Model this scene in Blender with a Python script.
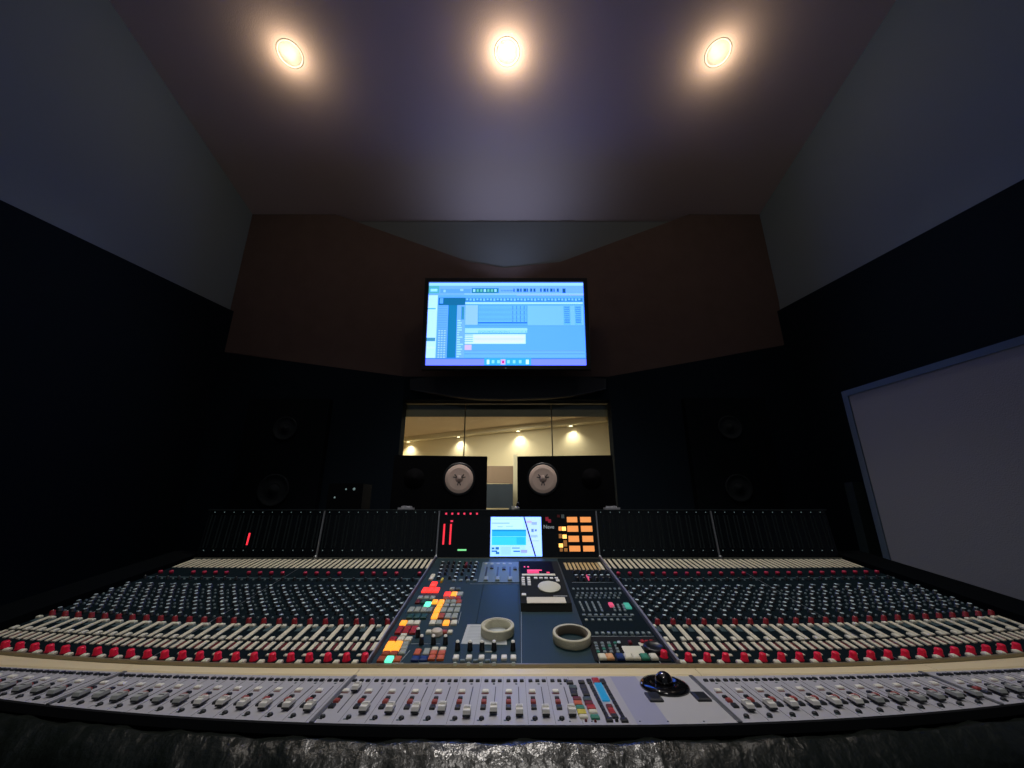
import bpy, math, random
from mathutils import Matrix, Vector
random.seed(7)
sc = bpy.context.scene
for o in list(bpy.data.objects): bpy.data.objects.remove(o)

# ------------------------------------------------------------------ camera, world, exposure
CH = 1.09                      # eye height of the camera
CAM = Vector((-0.024, 0.0, CH))
PITCH = math.radians(17.3); CC, SS = math.cos(PITCH), math.sin(PITCH)
FPX = 400.0
cd = bpy.data.cameras.new('camera'); cam = bpy.data.objects.new('camera', cd)
sc.collection.objects.link(cam)
cam.location = CAM; cam.rotation_euler = (math.radians(90) + PITCH, 0, 0)
cd.sensor_width = 36; cd.lens = FPX / 1024 * 36; cd.clip_start = 0.01
sc.camera = cam
w = bpy.data.worlds.new('world'); sc.world = w; w.use_nodes = True
w.node_tree.nodes['Background'].inputs[0].default_value = (0.42, 0.48, 0.56, 1)
w.node_tree.nodes['Background'].inputs[1].default_value = 0.13
sc.view_settings.view_transform = 'Standard'; sc.view_settings.look = 'None'
sc.view_settings.gamma = 1; sc.view_settings.use_curve_mapping = False
sc.view_settings.exposure = 0.0

def L(o): sc.collection.objects.link(o)
def lamp(name, kind, loc, energy, color, size=0.05, rot=(0, 0, 0), parent=None, **kw):
    d = bpy.data.lights.new(name, kind); d.energy = energy; d.color = color
    if kind == 'AREA':
        d.shape = 'RECTANGLE'; d.size, d.size_y = size
    else: d.shadow_soft_size = size
    for k, v in kw.items(): setattr(d, k, v)
    o = bpy.data.objects.new(name, d); o.location = loc; o.rotation_euler = rot; L(o)
    if parent: o.parent = parent
    return o

# ------------------------------------------------------------------ materials
MATS = {}
def mat(name, col, rough=0.6, metal=0.0, emit=None, estr=0.0, bump=0.0, bscale=60.0, var=0.0, spec=0.5, vscale=8.0, coat=0.0):
    if name in MATS: return MATS[name]
    m = bpy.data.materials.new(name); m.use_nodes = True; nt = m.node_tree
    b = nt.nodes['Principled BSDF']
    b.inputs['Base Color'].default_value = (*col, 1); b.inputs['Roughness'].default_value = rough
    b.inputs['Metallic'].default_value = metal; b.inputs['Specular IOR Level'].default_value = spec
    if coat: b.inputs['Coat Weight'].default_value = coat
    if emit:
        b.inputs['Emission Color'].default_value = (*emit, 1); b.inputs['Emission Strength'].default_value = estr
    if bump or var:
        tc = nt.nodes.new('ShaderNodeTexCoord')
    if bump:
        n = nt.nodes.new('ShaderNodeTexNoise'); n.inputs['Scale'].default_value = bscale; n.inputs['Detail'].default_value = 5
        bp = nt.nodes.new('ShaderNodeBump'); bp.inputs['Strength'].default_value = bump; bp.inputs['Distance'].default_value = 0.01
        nt.links.new(tc.outputs['Object'], n.inputs['Vector']); nt.links.new(n.outputs['Fac'], bp.inputs['Height'])
        nt.links.new(bp.outputs['Normal'], b.inputs['Normal'])
    if var:
        n2 = nt.nodes.new('ShaderNodeTexNoise'); n2.inputs['Scale'].default_value = vscale; n2.inputs['Detail'].default_value = 4
        mx = nt.nodes.new('ShaderNodeMix'); mx.data_type = 'RGBA'
        mx.inputs['A'].default_value = (*[c * (1 - var) for c in col], 1)
        mx.inputs['B'].default_value = (*[min(1, c * (1 + var)) for c in col], 1)
        nt.links.new(tc.outputs['Object'], n2.inputs['Vector']); nt.links.new(n2.outputs['Fac'], mx.inputs['Factor'])
        nt.links.new(mx.outputs['Result'], b.inputs['Base Color'])
    MATS[name] = m
    return m
def wood(name, c1, c2, scale=(1, 14, 14), rough=0.5):
    m = mat(name, c1, rough); nt = m.node_tree; b = nt.nodes['Principled BSDF']
    tc = nt.nodes.new('ShaderNodeTexCoord'); mp = nt.nodes.new('ShaderNodeMapping'); mp.inputs['Scale'].default_value = scale
    n = nt.nodes.new('ShaderNodeTexNoise'); n.inputs['Scale'].default_value = 5; n.inputs['Detail'].default_value = 8
    mx = nt.nodes.new('ShaderNodeMix'); mx.data_type = 'RGBA'
    mx.inputs['A'].default_value = (*c1, 1); mx.inputs['B'].default_value = (*c2, 1)
    nt.links.new(tc.outputs['Object'], mp.inputs['Vector']); nt.links.new(mp.outputs['Vector'], n.inputs['Vector'])
    nt.links.new(n.outputs['Fac'], mx.inputs['Factor']); nt.links.new(mx.outputs['Result'], b.inputs['Base Color'])
    return m
def glow(name, col, s): return mat(name, tuple(c * .5 for c in col), 0.4, emit=col, estr=s)

m_ceil = mat('ceiling plaster', (.84, .66, .62), .9, bump=.15, bscale=120, spec=.15)
m_side = mat('side wall fabric', (.27, .34, .41), .95, bump=.2, bscale=200, spec=.1)
m_back = mat('grey recess wall', (.22, .24, .25), .95, bump=.2, bscale=200, spec=.1)
m_brown = mat('brown fabric panel', (.17, .118, .105), .95, bump=.25, bscale=250, var=.15, spec=.1)
m_blackf = mat('black acoustic fabric', (.010, .017, .026), .95, bump=.25, bscale=250, spec=.08)
m_floor = mat('dark carpet', (.012, .014, .018), .95, bump=.3, bscale=300)
m_black = mat('black satin', (.008, .009, .011), .45)
m_blackm = mat('black matt', (.007, .008, .010), .8, spec=.2)
m_knob = mat('black knob plastic', (.010, .012, .015), .35)
m_cap = mat('grey blue cap', (.48, .62, .68), .4)
m_red = mat('red knob plastic', (.90, .014, .06), .3)
m_red2 = mat('dark red knob plastic', (.26, .014, .020), .4)
m_cream = mat('cream legend', (.70, .66, .51), .6)
m_key = mat('cream key', (.76, .74, .60), .5)
m_white = mat('white key', (.84, .83, .77), .45)
m_strip = mat('green black strip plate', (.0035, .010, .014), .75, spec=.07)
m_centre = mat('teal black panel', (.010, .034, .044), .50, spec=.28, var=.1, vscale=20)
m_centre2 = mat('grey teal module', (.10, .15, .17), .5)
m_silver = mat('anodised silver', (.48, .48, .52), .5, .1)
m_lav = mat('anodised lavender grey', (.38, .39, .52), .5, .1)
m_plate = mat('pale grey plate', (.52, .52, .53), .5, .05)
m_line = mat('steel edge', (.45, .47, .50), .35, .8)
m_trim = wood('pale ash trim', (.90, .78, .50), (.80, .67, .41), rough=.4)
m_leather = mat('black leather', (.006, .009, .007), .30, bump=.8, bscale=24, spec=.9)
m_frame = mat('charcoal cabinet', (.010, .012, .014), .6)
m_meter = mat('smoked meter glass', (.004, .006, .008), .22)
m_meterb = mat('meter slot', (.006, .011, .013), .7, spec=.2)
m_dot = glow('legend dot', (.25, .36, .36), .45)
m_redled = glow('red led bar', (1.0, .035, .06), 1.1)
m_reddot = glow('red led', (1.0, .05, .12), .9)
m_grnled = glow('green led', (.25, .9, .35), .9)
m_amber = glow('amber lamp button', (1.0, .36, .10), .85)
m_amberhot = glow('amber hot lamp', (1.0, .50, .12), 2.2)
m_cone = mat('white paper cone', (.88, .68, .58), .8, bump=.1, bscale=300)
m_tape = mat('masking tape', (.62, .60, .45), .6, bump=.2, bscale=300)
m_tapein = mat('tape core', (.10, .085, .06), .8)
m_paper = mat('paper', (.50, .54, .56), .8)
m_ink = mat('ink', (.16, .19, .22), .8)
BC = {
 'grey': mat('grey button', (.34, .38, .34), .5), 'cream': m_key, 'white': m_white,
 'red': mat('red button', (.42, .02, .02), .4), 'brown': mat('rust button', (.42, .07, .02), .45),
 'orange': mat('orange button', (.62, .12, .04), .45), 'dgreen': mat('dark green button', (.01, .07, .06), .45),
 'dred': mat('maroon button', (.14, .01, .015), .45), 'blue': mat('blue button', (.008, .035, .17), .4),
 'green': mat('green button', (.04, .26, .17), .45), 'peach': mat('peach button', (.80, .42, .20), .45),
 'yellow': mat('yellow button', (.70, .60, .06), .45), 'black': mat('black button', (.012, .015, .018), .45),
 'slate': mat('slate button', (.05, .09, .10), .45), 'steel': mat('steel button', (.22, .28, .29), .45),
 'Lred': glow('lit red button', (1.0, .04, .03), 1.3), 'Lorange': glow('lit orange button', (1.0, .36, .03), 1.25),
 'Lgreen': glow('lit green button', (.15, .95, .60), 1.2), 'pink': glow('lit pink button', (.9, .10, .22), .55),
 'Lteal': glow('lit teal button', (.08, .50, .38), .5),
}

# ------------------------------------------------------------------ mesh building
class MB:
    def __init__(s): s.v = []; s.f = []; s.m = []; s.mats = []; s.sm = []
    def mi(s, m):
        if m not in s.mats: s.mats.append(m)
        return s.mats.index(m)
    def add(s, vs, fs, m, smooth=False):
        k = len(s.v); s.v += [tuple(p) for p in vs]; i = s.mi(m)
        for f in fs: s.f.append(tuple(a + k for a in f)); s.m.append(i); s.sm.append(smooth)
    def hexa(s, b, t, m):           # b, t: four points each, counter-clockwise seen from above
        s.add(list(b) + list(t), [(3, 2, 1, 0), (4, 5, 6, 7), (0, 1, 5, 4), (1, 2, 6, 5), (2, 3, 7, 6), (3, 0, 4, 7)], m)
    def box(s, c, d, m, M=None):
        x, y, z = c; a, b, e = d[0] / 2, d[1] / 2, d[2] / 2
        q = [(-a, -b), (a, -b), (a, b), (-a, b)]
        B = [Vector((x + i, y + j, z - e)) for i, j in q]; T = [Vector((x + i, y + j, z + e)) for i, j in q]
        if M: B = [M @ p for p in B]; T = [M @ p for p in T]
        s.hexa(B, T, m)
    def key(s, c, d, m, inset=.12, M=None):   # bevelled keycap standing on z = c.z
        x, y, z = c; a, b = d[0] / 2, d[1] / 2; h = d[2]; k = inset * min(d[0], d[1])
        def ring(g, zz): return [Vector((x + i * (a - g), y + j * (b - g), zz)) for i, j in ((-1, -1), (1, -1), (1, 1), (-1, 1))]
        R = ring(0, z) + ring(0, z + h * .7) + ring(k, z + h)
        if M: R = [M @ p for p in R]
        fs = [(0, 3, 2, 1), (8, 9, 10, 11)]
        for r in (0, 4):
            for i in range(4):
                j = (i + 1) % 4; fs.append((r + i, r + j, r + 4 + j, r + 4 + i))
        s.add(R, fs, m)
    def lathe(s, prof, m, M=None, n=20, smooth=True, sx=1, sy=1, mats=None):
        vs = []
        for r, z in prof:
            for i in range(n):
                a = 2 * math.pi * i / n; p = Vector((r * math.cos(a) * sx, r * math.sin(a) * sy, z)); vs.append(M @ p if M else p)
        for q in range(len(prof) - 1):
            mm = mats[q] if mats else m
            fs = [(q * n + i, q * n + (i + 1) % n, (q + 1) * n + (i + 1) % n, (q + 1) * n + i) for i in range(n)]
            k = len(s.v)
            if q == 0: s.v += [tuple(p) for p in vs]; base = k
            ii = s.mi(mm)
            for f in fs: s.f.append(tuple(a + base for a in f)); s.m.append(ii); s.sm.append(smooth)
        if prof[-1][0] > 1e-6:
            s.f.append(tuple(base + (len(prof) - 1) * n + i for i in range(n))); s.m.append(s.mi(mats[-1] if mats else m)); s.sm.append(False)
        if prof[0][0] > 1e-6:
            s.f.append(tuple(base + n - 1 - i for i in range(n))); s.m.append(s.mi(mats[0] if mats else m)); s.sm.append(False)
    def tube(s, pts, r, m, n=8):
        pts = [Vector(p) for p in pts]; vs = []
        for i, p in enumerate(pts):
            d = (pts[min(i + 1, len(pts) - 1)] - pts[max(i - 1, 0)]).normalized()
            a = d.cross(Vector((0, 0, 1)));  a = a.normalized() if a.length > 1e-4 else Vector((1, 0, 0)); b = d.cross(a).normalized()
            for j in range(n):
                t = 2 * math.pi * j / n; vs.append(p + a * r * math.cos(t) + b * r * math.sin(t))
        fs = [(i * n + j, i * n + (j + 1) % n, (i + 1) * n + (j + 1) % n, (i + 1) * n + j) for i in range(len(pts) - 1) for j in range(n)]
        fs += [tuple(range(n - 1, -1, -1)), tuple((len(pts) - 1) * n + j for j in range(n))]
        s.add(vs, fs, m, True)
    def prism(s, poly, y0, y1, m):   # polygon in X,Z, thick along Y
        n = len(poly); vs = [(x, y0, z) for x, z in poly] + [(x, y1, z) for x, z in poly]
        s.add(vs, [tuple(range(n)), tuple(range(2 * n - 1, n - 1, -1))] + [(i, i + n, (i + 1) % n + n, (i + 1) % n) for i in range(n)], m)
    def mesh(s, name):
        me = bpy.data.meshes.new(name); me.from_pydata(s.v, [], s.f)
        for m in s.mats: me.materials.append(m)
        me.polygons.foreach_set('material_index', s.m); me.polygons.foreach_set('use_smooth', s.sm); me.update()
        return me
    def build(s, name, parent=None, M=None, label=None, kind=None):
        import bmesh
        me = s.mesh(name); bm = bmesh.new(); bm.from_mesh(me); bmesh.ops.recalc_face_normals(bm, faces=bm.faces); bm.to_mesh(me); bm.free()
        return place(name, me, parent, M, label, kind)
def place(name, me, parent=None, M=None, label=None, kind=None):
    o = bpy.data.objects.new(name, me); L(o)
    if parent: o.parent = parent
    if M is not None: o.matrix_local = M
    if label: o['label'] = label
    if kind: o['kind'] = kind
    return o
def tag(o, label, cat, group=None):
    o['label'] = label; o['category'] = cat
    if group: o['group'] = group
    return o
def empty(name, loc=(0, 0, 0), rot=(0, 0, 0)):
    o = bpy.data.objects.new(name, None); o.empty_display_size = .05; o.location = loc; o.rotation_euler = rot; L(o); return o
def struct(o, label, cat='wall'):
    o['kind'] = 'structure'; o['label'] = label; o['category'] = cat; return o
def xf(M, pts): return [M @ Vector(p) for p in pts]

# ------------------------------------------------------------------ measuring: where a sight line meets a plane of the place
def ray(px, py):
    x = (px - 512) / FPX; u = (384 - py) / FPX
    return Vector((x, CC - u * SS, SS + u * CC))
def hit(px, py, p0, n):
    d = ray(px, py); t = (Vector(p0) - CAM).dot(Vector(n)) / d.dot(Vector(n)); return CAM + d * t
A0, MS = -0.479 + CH, 0.166            # main desk surface: z = A0 + MS * y
def zmain(Y): return A0 + MS * Y
NM = Vector((0, -MS, 1)).normalized(); TM = Vector((0, 1, MS)).normalized()
def S(px, py, h=0.0):                  # point of the desk surface raised by h
    return hit(px, py, Vector((0, 0, A0)) + NM * h, NM) - NM * h
ZR = CH - 0.310                        # fader rail, level
def R(px, py, h=0.0): return hit(px, py, (0, 0, ZR + h), (0, 0, 1)) - Vector((0, 0, h))
YR = 1.743
def Yf(X): return .983 + .10 * max(0, abs(X) - .45) ** 2
YF0 = Yf(0)
def V(py): return (YR - S(512, py).y) / (YR - YF0)     # share of the way from meter bridge to front trim
def surf(X, v, h=0.0):
    Y = YR + (Yf(X) - YR) * v
    return Vector((X, Y, zmain(Y))) + NM * h
def Mt(p, rz=0.0):                     # frame lying on the desk surface
    M = Matrix(((1, 0, 0, p[0]), (0, TM.y, NM.y, p[1]), (0, TM.z, NM.z, p[2]), (0, 0, 0, 1)))
    return M @ Matrix.Rotation(rz, 4, 'Z')
def yr0(X): return .908 + .072 * max(0, abs(X) - .25) ** 2
def yr1(X): return .724 + .137 * max(0, abs(X) - .1) ** 2
def VR(py): return (yr0(0) - R(512, py).y) / (yr0(0) - yr1(0))
def rail(X, v, h=0.0): return Vector((X, yr0(X) + (yr1(X) - yr0(X)) * v, ZR + h))
def patch(mb, fn, X0, X1, v0, v1, h0, h1, m, skew=0.0):
    q = [(X0 + skew, v1), (X1 + skew, v1), (X1, v0), (X0, v0)]
    mb.hexa([fn(a, b, h0) for a, b in q], [fn(a, b, h1) for a, b in q], m)

# ================================================================== ROOM
YW = 3.12
CEIL = lambda Y: CH + 3.22 - .2 * Y
XL, XR_ = -2.43, 2.27
YB = -2.6
# downlight spots on the ceiling
LPX = [(290, 54), (507, 52), (718, 53)]
CN = Vector((0, .2, 1)).normalized()
LP = [hit(x, y, (0, 0, CH + 3.22), CN) for x, y in LPX]
import bmesh
bm = bmesh.new()
def loop(pts):
    vs = [bm.verts.new(p) for p in pts]
    for i in range(len(vs)): bm.edges.new((vs[i], vs[(i + 1) % len(vs)]))
loop([(XL - .02, YB, CEIL(YB)), (XR_ + .02, YB, CEIL(YB)), (XR_ + .02, YW + .3, CEIL(YW + .3)), (XL - .02, YW + .3, CEIL(YW + .3))])
RAD = .074
CT = Vector((0, 1, -.2)).normalized()
for p in LP: loop([p + Vector((1, 0, 0)) * RAD * math.cos(a) + CT * RAD * math.sin(a) for a in [2 * math.pi * i / 40 for i in range(40)]])
bmesh.ops.triangle_fill(bm, edges=bm.edges[:], use_beauty=True)
me = bpy.data.meshes.new('ceiling'); bm.to_mesh(me); bm.free(); me.materials.append(m_ceil)
struct(place('ceiling', me), 'mauve grey plaster ceiling that slopes down to the front wall', 'ceiling')
mb = MB(); mb.box(((XL + XR_) / 2, (YB + YW + .1) / 2, -.05), (XR_ - XL + 1.2, YW - YB + .1, .1), m_floor)
struct(mb.build('floor'), 'dark carpeted floor under the mixing console', 'floor')
# side walls: pale fabric above a sloping edge, black fabric below
def side(name, X, s, zf, zb, yb, lab):
    sl = (zf - zb) / (YW - yb); zz = lambda Y: CH + zf + (Y - YW) * sl
    up = MB()
    x0, x1 = (X - .1, X) if s < 0 else (X, X + .1)
    P = [(YB, zz(YB)), (YW + .3, zz(YW + .3)), (YW + .3, CEIL(YW + .3)), (YB, CEIL(YB))]
    up.hexa([(x0, y, z) for y, z in P], [(x1, y, z) for y, z in P], m_side)
    struct(up.build('wall_' + name), lab)
    lo = MB()
    x0, x1 = (X - .1, X + .035) if s < 0 else (X - .035, X + .1)
    P = [(YB, 0), (YW + .3, 0), (YW + .3, zz(YW + .3) - .002), (YB, zz(YB) - .002)]
    lo.hexa([(x0, y, z) for y, z in P], [(x1, y, z) for y, z in P], m_blackf)
    struct(lo.build('wall_' + name + '_lower'), 'black acoustic fabric covering the lower %s wall' % name)
side('left', XL, -1, 1.614, 1.369, 1.52, 'upper left wall in pale blue grey fabric')
side('right', XR_, 1, 1.614, 1.394, 1.44, 'upper right wall in pale blue grey fabric')
# recessed grey wall behind the brown fabric panels
def W(px, py, Y):
    d = ray(px, py); t = (Y - CAM.y) / d.y; p = CAM + d * t; return (p.x, p.z)
WX0, WX1 = -.877, .745                     # control room window opening
WZ0, WZ1 = CH - .12, CH + .815
Yp = 3.07
mb = MB(); zc = CEIL(Yp + .16)
mb.prism([(XL, WZ1 + .05), (XR_, WZ1 + .05), (XR_, zc - .002), (XL, zc - .002)], Yp + .061, Yp + .16, m_back)
struct(mb.build('wall_front'), 'grey recessed front wall showing as a shallow V above the screen')
top = CEIL(Yp) - .004
pts = [(XL + .002, top)]
a = W(335, 217, Yp); b = W(470, 262, Yp); c_ = W(505, 268, Yp); d = W(560, 262, Yp); e = W(690, 217, Yp)
bl, bm_, br_, br = W(232, 352, Yp), W(418, 379, Yp), W(604, 378, Yp), W(783, 345, Yp)
poly = [(XL + .036, bl[1]), bm_, br_, (XR_ - .036, br[1]), (XR_ - .002, br[1] + .4), (XR_ - .002, top), (e[0], top), d, c_, b, (a[0], top), (XL + .002, top), (XL + .002, bl[1] + .4)]
# split in two convex-ish halves so that faces fill cleanly
mb = MB()
mid = ((bm_[0] + br_[0]) / 2, (bm_[1] + br_[1]) / 2)
mb.prism([(XL + .036, bl[1]), bm_, mid, c_, b, (a[0], top), (XL + .002, top), (XL + .002, bl[1] + .4)], Yp, Yp + .06, m_brown)
struct(mb.build('wall_panel_left'), 'brown fabric wall panel to the left of the screen with a sloping top edge')
mb = MB(); mb.prism([mid, br_, (XR_ - .036, br[1]), (XR_ - .002, br[1] + .4), (XR_ - .002, top), (e[0], top), d, c_], Yp, Yp + .06, m_brown)
struct(mb.build('wall_panel_right'), 'brown fabric wall panel to the right of the screen with a sloping top edge')
# black lower front wall around the window
Yq = 3.03
mb = MB()
mb.prism([(XL + .036, 0), (WX0, 0), (WX0, W(404, 376.6, Yq)[1]), (XL + .036, W(232, 352, Yq)[1])], Yq, Yq + .12, m_blackf)
mb.prism([(WX1, 0), (XR_ - .036, 0), (XR_ - .036, W(783, 345, Yq)[1]), (WX1, W(612, 376.6, Yq)[1])], Yq, Yq + .12, m_blackf)
mb.prism([(WX0, WZ1), (WX1, WZ1), (WX1, W(612, 376.6, Yq)[1]), (WX0, W(404, 376.6, Yq)[1])], Yq, Yq + .12, m_blackf)
mb.prism([(WX0, 0), (WX1, 0), (WX1, WZ0), (WX0, WZ0)], Yq, Yq + .12, m_blackf)
struct(mb.build('wall_front_lower'), 'black acoustic fabric wall around the control room window')
# curved valance board below the screen
m_val = mat('valance board', (.012, .016, .024), .6)
Yv = 2.97
up = [(410, 379), (434, 376.5), (505, 376), (585, 376.5), (606, 379)]
lo = [(606, 389), (590, 392.5), (570, 396), (545, 398), (505, 399), (475, 398.5), (455, 396.5), (432, 393), (410, 389.5)]
mb = MB(); mb.prism([W(x, y, Yv) for x, y in up[::-1] + lo[::-1]], Yv, Yq - .001, m_val)
tp = [(*W(x, y, Yv), 0) for x, y in lo]
mb.tube([(x, Yv - .003, z) for x, z, _ in tp], .0045, mat('valance edge', (.05, .065, .085), .5))
struct(mb.build('trim_1'), 'black board with a curved lower edge below the screen', 'trim')

# window: three panes in a slim frame
wr = empty('window_1', ((WX0 + WX1) / 2, Yq + .1, WZ0)); struct(wr, 'three pane control room window looking into the live room', 'window')
gm = bpy.data.materials.new('window glass'); gm.use_nodes = True; nt = gm.node_tree
for n in list(nt.nodes): nt.nodes.remove(n)
out = nt.nodes.new('ShaderNodeOutputMaterial'); tr = nt.nodes.new('ShaderNodeBsdfTransparent'); gl = nt.nodes.new('ShaderNodeBsdfGlossy')
tr.inputs[0].default_value = (.93, .96, .95, 1); gl.inputs['Roughness'].default_value = .02
mx = nt.nodes.new('ShaderNodeMixShader')
mx.inputs[0].default_value = .04; nt.links.new(tr.outputs[0], mx.inputs[1]); nt.links.new(gl.outputs[0], mx.inputs[2]); nt.links.new(mx.outputs[0], out.inputs[0])
inv = Matrix.Translation(-wr.location)
m1, m2 = W(464.5, 435, Yq + .1)[0], W(552, 435, Yq + .1)[0]
xs = [WX0, m1, m2, WX1]
for i in range(3):
    g = MB(); g.box(((xs[i] + xs[i + 1]) / 2, Yq + .1, (WZ0 + WZ1) / 2), (xs[i + 1] - xs[i] - .008, .01, WZ1 - WZ0 - .02), gm)
    g.build('glass_pane', wr, inv)
for x in (m1, m2):
    g = MB(); g.box((x, Yq + .1, (WZ0 + WZ1) / 2), (.008, .014, WZ1 - WZ0 - .02), mat('pane seal', (.22, .20, .13), .6)); g.build('pane_seal', wr, inv)
g = MB()
for z in (WZ0 + .005, WZ1 - .005): g.box(((WX0 + WX1) / 2, Yq + .1, z), (WX1 - WX0, .04, .01), m_black)
g.build('window_frame', wr, inv)

# ------------------------------------------------------------------ live room beyond the window
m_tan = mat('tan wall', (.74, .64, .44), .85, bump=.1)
m_tanc = mat('tan ceiling', (.62, .50, .36), .9)
m_cove = mat('cream cove', (.75, .68, .50), .6)
def lv(px, Y, z): # x of a sight line column at depth Y and height z
    return CAM.x + (px - 512) / FPX * (Y * CC + (z - CH) * SS)
zc2 = CH + 1.29
# slanted back wall: left farther, right nearer
pL, pR = Vector((-2.2, 7.75, 0)), Vector((1.42, 5.82, 0))
dirw = (pR - pL).normalized(); nw = Vector((dirw.y, -dirw.x, 0))   # faces the viewer side
if nw.y > 0: nw = -nw
mb = MB()
b0 = [pL, pR, pR - nw * .1, pL - nw * .1]
mb.hexa([(p.x, p.y, 0) for p in b0], [(p.x, p.y, zc2) for p in b0], m_tan)
struct(mb.build('wall_live_back'), 'tan wall of the live room washed by small spotlights')
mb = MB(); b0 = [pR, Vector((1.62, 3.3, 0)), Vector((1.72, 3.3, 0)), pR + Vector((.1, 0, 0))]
mb.hexa([(p.x, p.y, 0) for p in b0], [(p.x, p.y, zc2) for p in b0], mat('shaded tan wall', (.40, .36, .22), .85))  # darker tan: the shade on this wall is put into its colour
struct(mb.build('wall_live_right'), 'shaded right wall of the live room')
mb = MB(); b0 = [Vector((-2.6, 3.3, 0)), Vector((-2.5, 3.3, 0)), pL + Vector((.1, 0, 0)), pL]
mb.hexa([(p.x, p.y, 0) for p in b0], [(p.x, p.y, zc2) for p in b0], m_tan)
struct(mb.build('wall_live_left'), 'left wall of the live room')
mb = MB(); mb.box((-.3, 5.6, zc2 + .05), (5.4, 4.7, .1), m_tanc)
struct(mb.build('ceiling_live'), 'tan ceiling of the live room', 'ceiling')
mb = MB(); mb.box((-.3, 5.6, -.05), (5.4, 4.7, .1), mat('live floor', (.18, .11, .06), .5))
struct(mb.build('floor_live'), 'floor of the live room', 'floor')
# cove band along the top of the back wall
mb = MB(); c0 = [pL + nw * .001, pR + nw * .001, pR + nw * .16, pL + nw * .16]
mb.hexa([(p.x, p.y, zc2 - .075) for p in c0], [(p.x, p.y, zc2 - .002) for p in c0], m_cove)
struct(mb.build('trim_2'), 'cream cove band running along the live room ceiling', 'trim')
# dark soffit just inside the window
Ys = 3.34
zs = W(500, 417, Ys + .29)[1]
mb = MB(); mb.box((-.05, Ys + .15, (zs + zc2) / 2), (3.0, .28, zc2 - zs - .004), mat('soffit grey', (.10, .14, .16), .9))
struct(mb.build('trim_3'), 'dark grey soffit inside the live room above the window', 'trim')
spots = [409, 459, 518, 570]
for i, px in enumerate(spots):
    best = None
    for k in range(200):
        q = pL.lerp(pR, k / 199) + nw * .08
        e_ = abs(lv(px, q.y, zc2) - q.x)
        if best is None or e_ < best[0]: best = (e_, q)
    q = best[1]; loc = Vector((q.x, q.y, zc2 - .085))
    r = empty('recessed_spotlight', loc)
    tag(r, ['recessed spotlight at the far left end of the live room cove', 'recessed spotlight second along the live room cove, by the left pane seam',
            'recessed spotlight in the middle of the live room cove', 'recessed spotlight on the live room cove nearest the right corner'][i], 'light', 'live room spotlights')
    g = MB(); g.lathe([(.045, .012), (.045, 0), (.034, -.004), (.03, .006)], m_cove, n=20); g.build('trim_ring', r)
    g = MB(); g.lathe([(.028, -.002), (.0, -.006)], glow('small lamp', (1, .9, .65), 6), n=16); g.build('bulb', r)
    lamp('spotlight_beam', 'SPOT', (0, 0, -.02), 14 if i < 3 else 11, (1, .90, .70), .02, (0, 0, 0), r, spot_size=math.radians(125), spot_blend=1.0)
lamp('live_room_fill', 'AREA', (-.7, 5.4, zc2 - .03), 48, (1, .92, .74), (1.6, 1.6))
# things in the live room seen between the monitors
def slab(name, px0, px1, py0, py1, Y, T, m, lab, cat, grp=None):
    x0, z1 = W(px0, py0, Y); x1, z0 = W(px1, py1, Y)
    g = MB(); g.box(((x0 + x1) / 2, Y + T / 2, (z0 + z1) / 2), (x1 - x0, T, z1 - z0), m)
    for x in (x0 + .03, x1 - .03): g.box((x, Y + T / 2, z0 / 2), (.05, T + .12, z0), m)
    return tag(g.build(name), lab, cat, grp)
slab('acoustic_screen', 480, 513.2, 466, 483, 6.3, .08, mat('brown baffle', (.26, .18, .13), .9), 'brown acoustic screen in the live room seen between the two monitors', 'screen')
slab('equipment_case', 480, 513, 484, 508, 5.6, .3, mat('blue grey case', (.055, .075, .11), .7), 'blue grey equipment case in the live room below the brown screen', 'case')
x0, z1 = W(513.2, 455, 6.0); x1, z0 = W(517.5, 455, 6.0)
mb = MB(); mb.box(((x0 + x1) / 2, 6.0, z1 / 2), (x1 - x0, .08, z1), m_cove); mb.box(((x0 + x1) / 2, 6.0, .01), (.08, .1, .02), m_cove)
tag(mb.build('white_post'), 'slim cream post in the live room beside the right monitor', 'post')

# ================================================================== CEILING DOWNLIGHTS
for i, p in enumerate(LP):
    r = empty('ceiling_downlight', p, (math.radians(-11.3), 0, 0))
    tag(r, ['left recessed ceiling downlight nearest the left wall', 'middle recessed ceiling downlight with the widest glow', 'right recessed ceiling downlight nearest the right wall'][i], 'light')
    g = MB(); g.lathe([(.084, .001), (.083, -.002), (.076, -.003), (.072, -.001), (.0715, .001)], mat('white trim ring', (.75, .73, .66), .5), n=40); g.build('trim_ring', r)
    g = MB(); n = 40; prof = [(.072, -.001), (.070, .05), (.066, .10), (.058, .13)]
    vs = [(q[0] * math.cos(2 * math.pi * k / n), q[0] * math.sin(2 * math.pi * k / n), q[1]) for q in prof for k in range(n)]
    g.add(vs, [(q * n + k, (q + 1) * n + k, (q + 1) * n + (k + 1) % n, q * n + (k + 1) % n) for q in range(3) for k in range(n)] + [tuple(3 * n + k for k in range(n))],
          mat('lamp reflector', (.055, .055, .045), .5), True); g.build('reflector', r)
    g = MB(); g.lathe([(.050, .125), (.048, .105), (.036, .092), (.0, .086)], glow('lamp bulb', (1, .96, .90), 6), n=28); g.build('bulb', r)
    tilt = (math.radians(11.3), 0, 0)
    lamp('downlight_beam', 'SPOT', (0, 0, .0), [26, 170, 26][i], (1.0, .94, .88), .012, tilt, r, spot_size=math.radians(80), spot_blend=1.0)
    lamp('added_halo', 'POINT', (0, 0, -.09), [1.5, 2.3, 1.5][i], (1.0, .80, .53), .008, (0, 0, 0), r)  # added point lamp hung below the opening to make the ceiling halo

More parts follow.
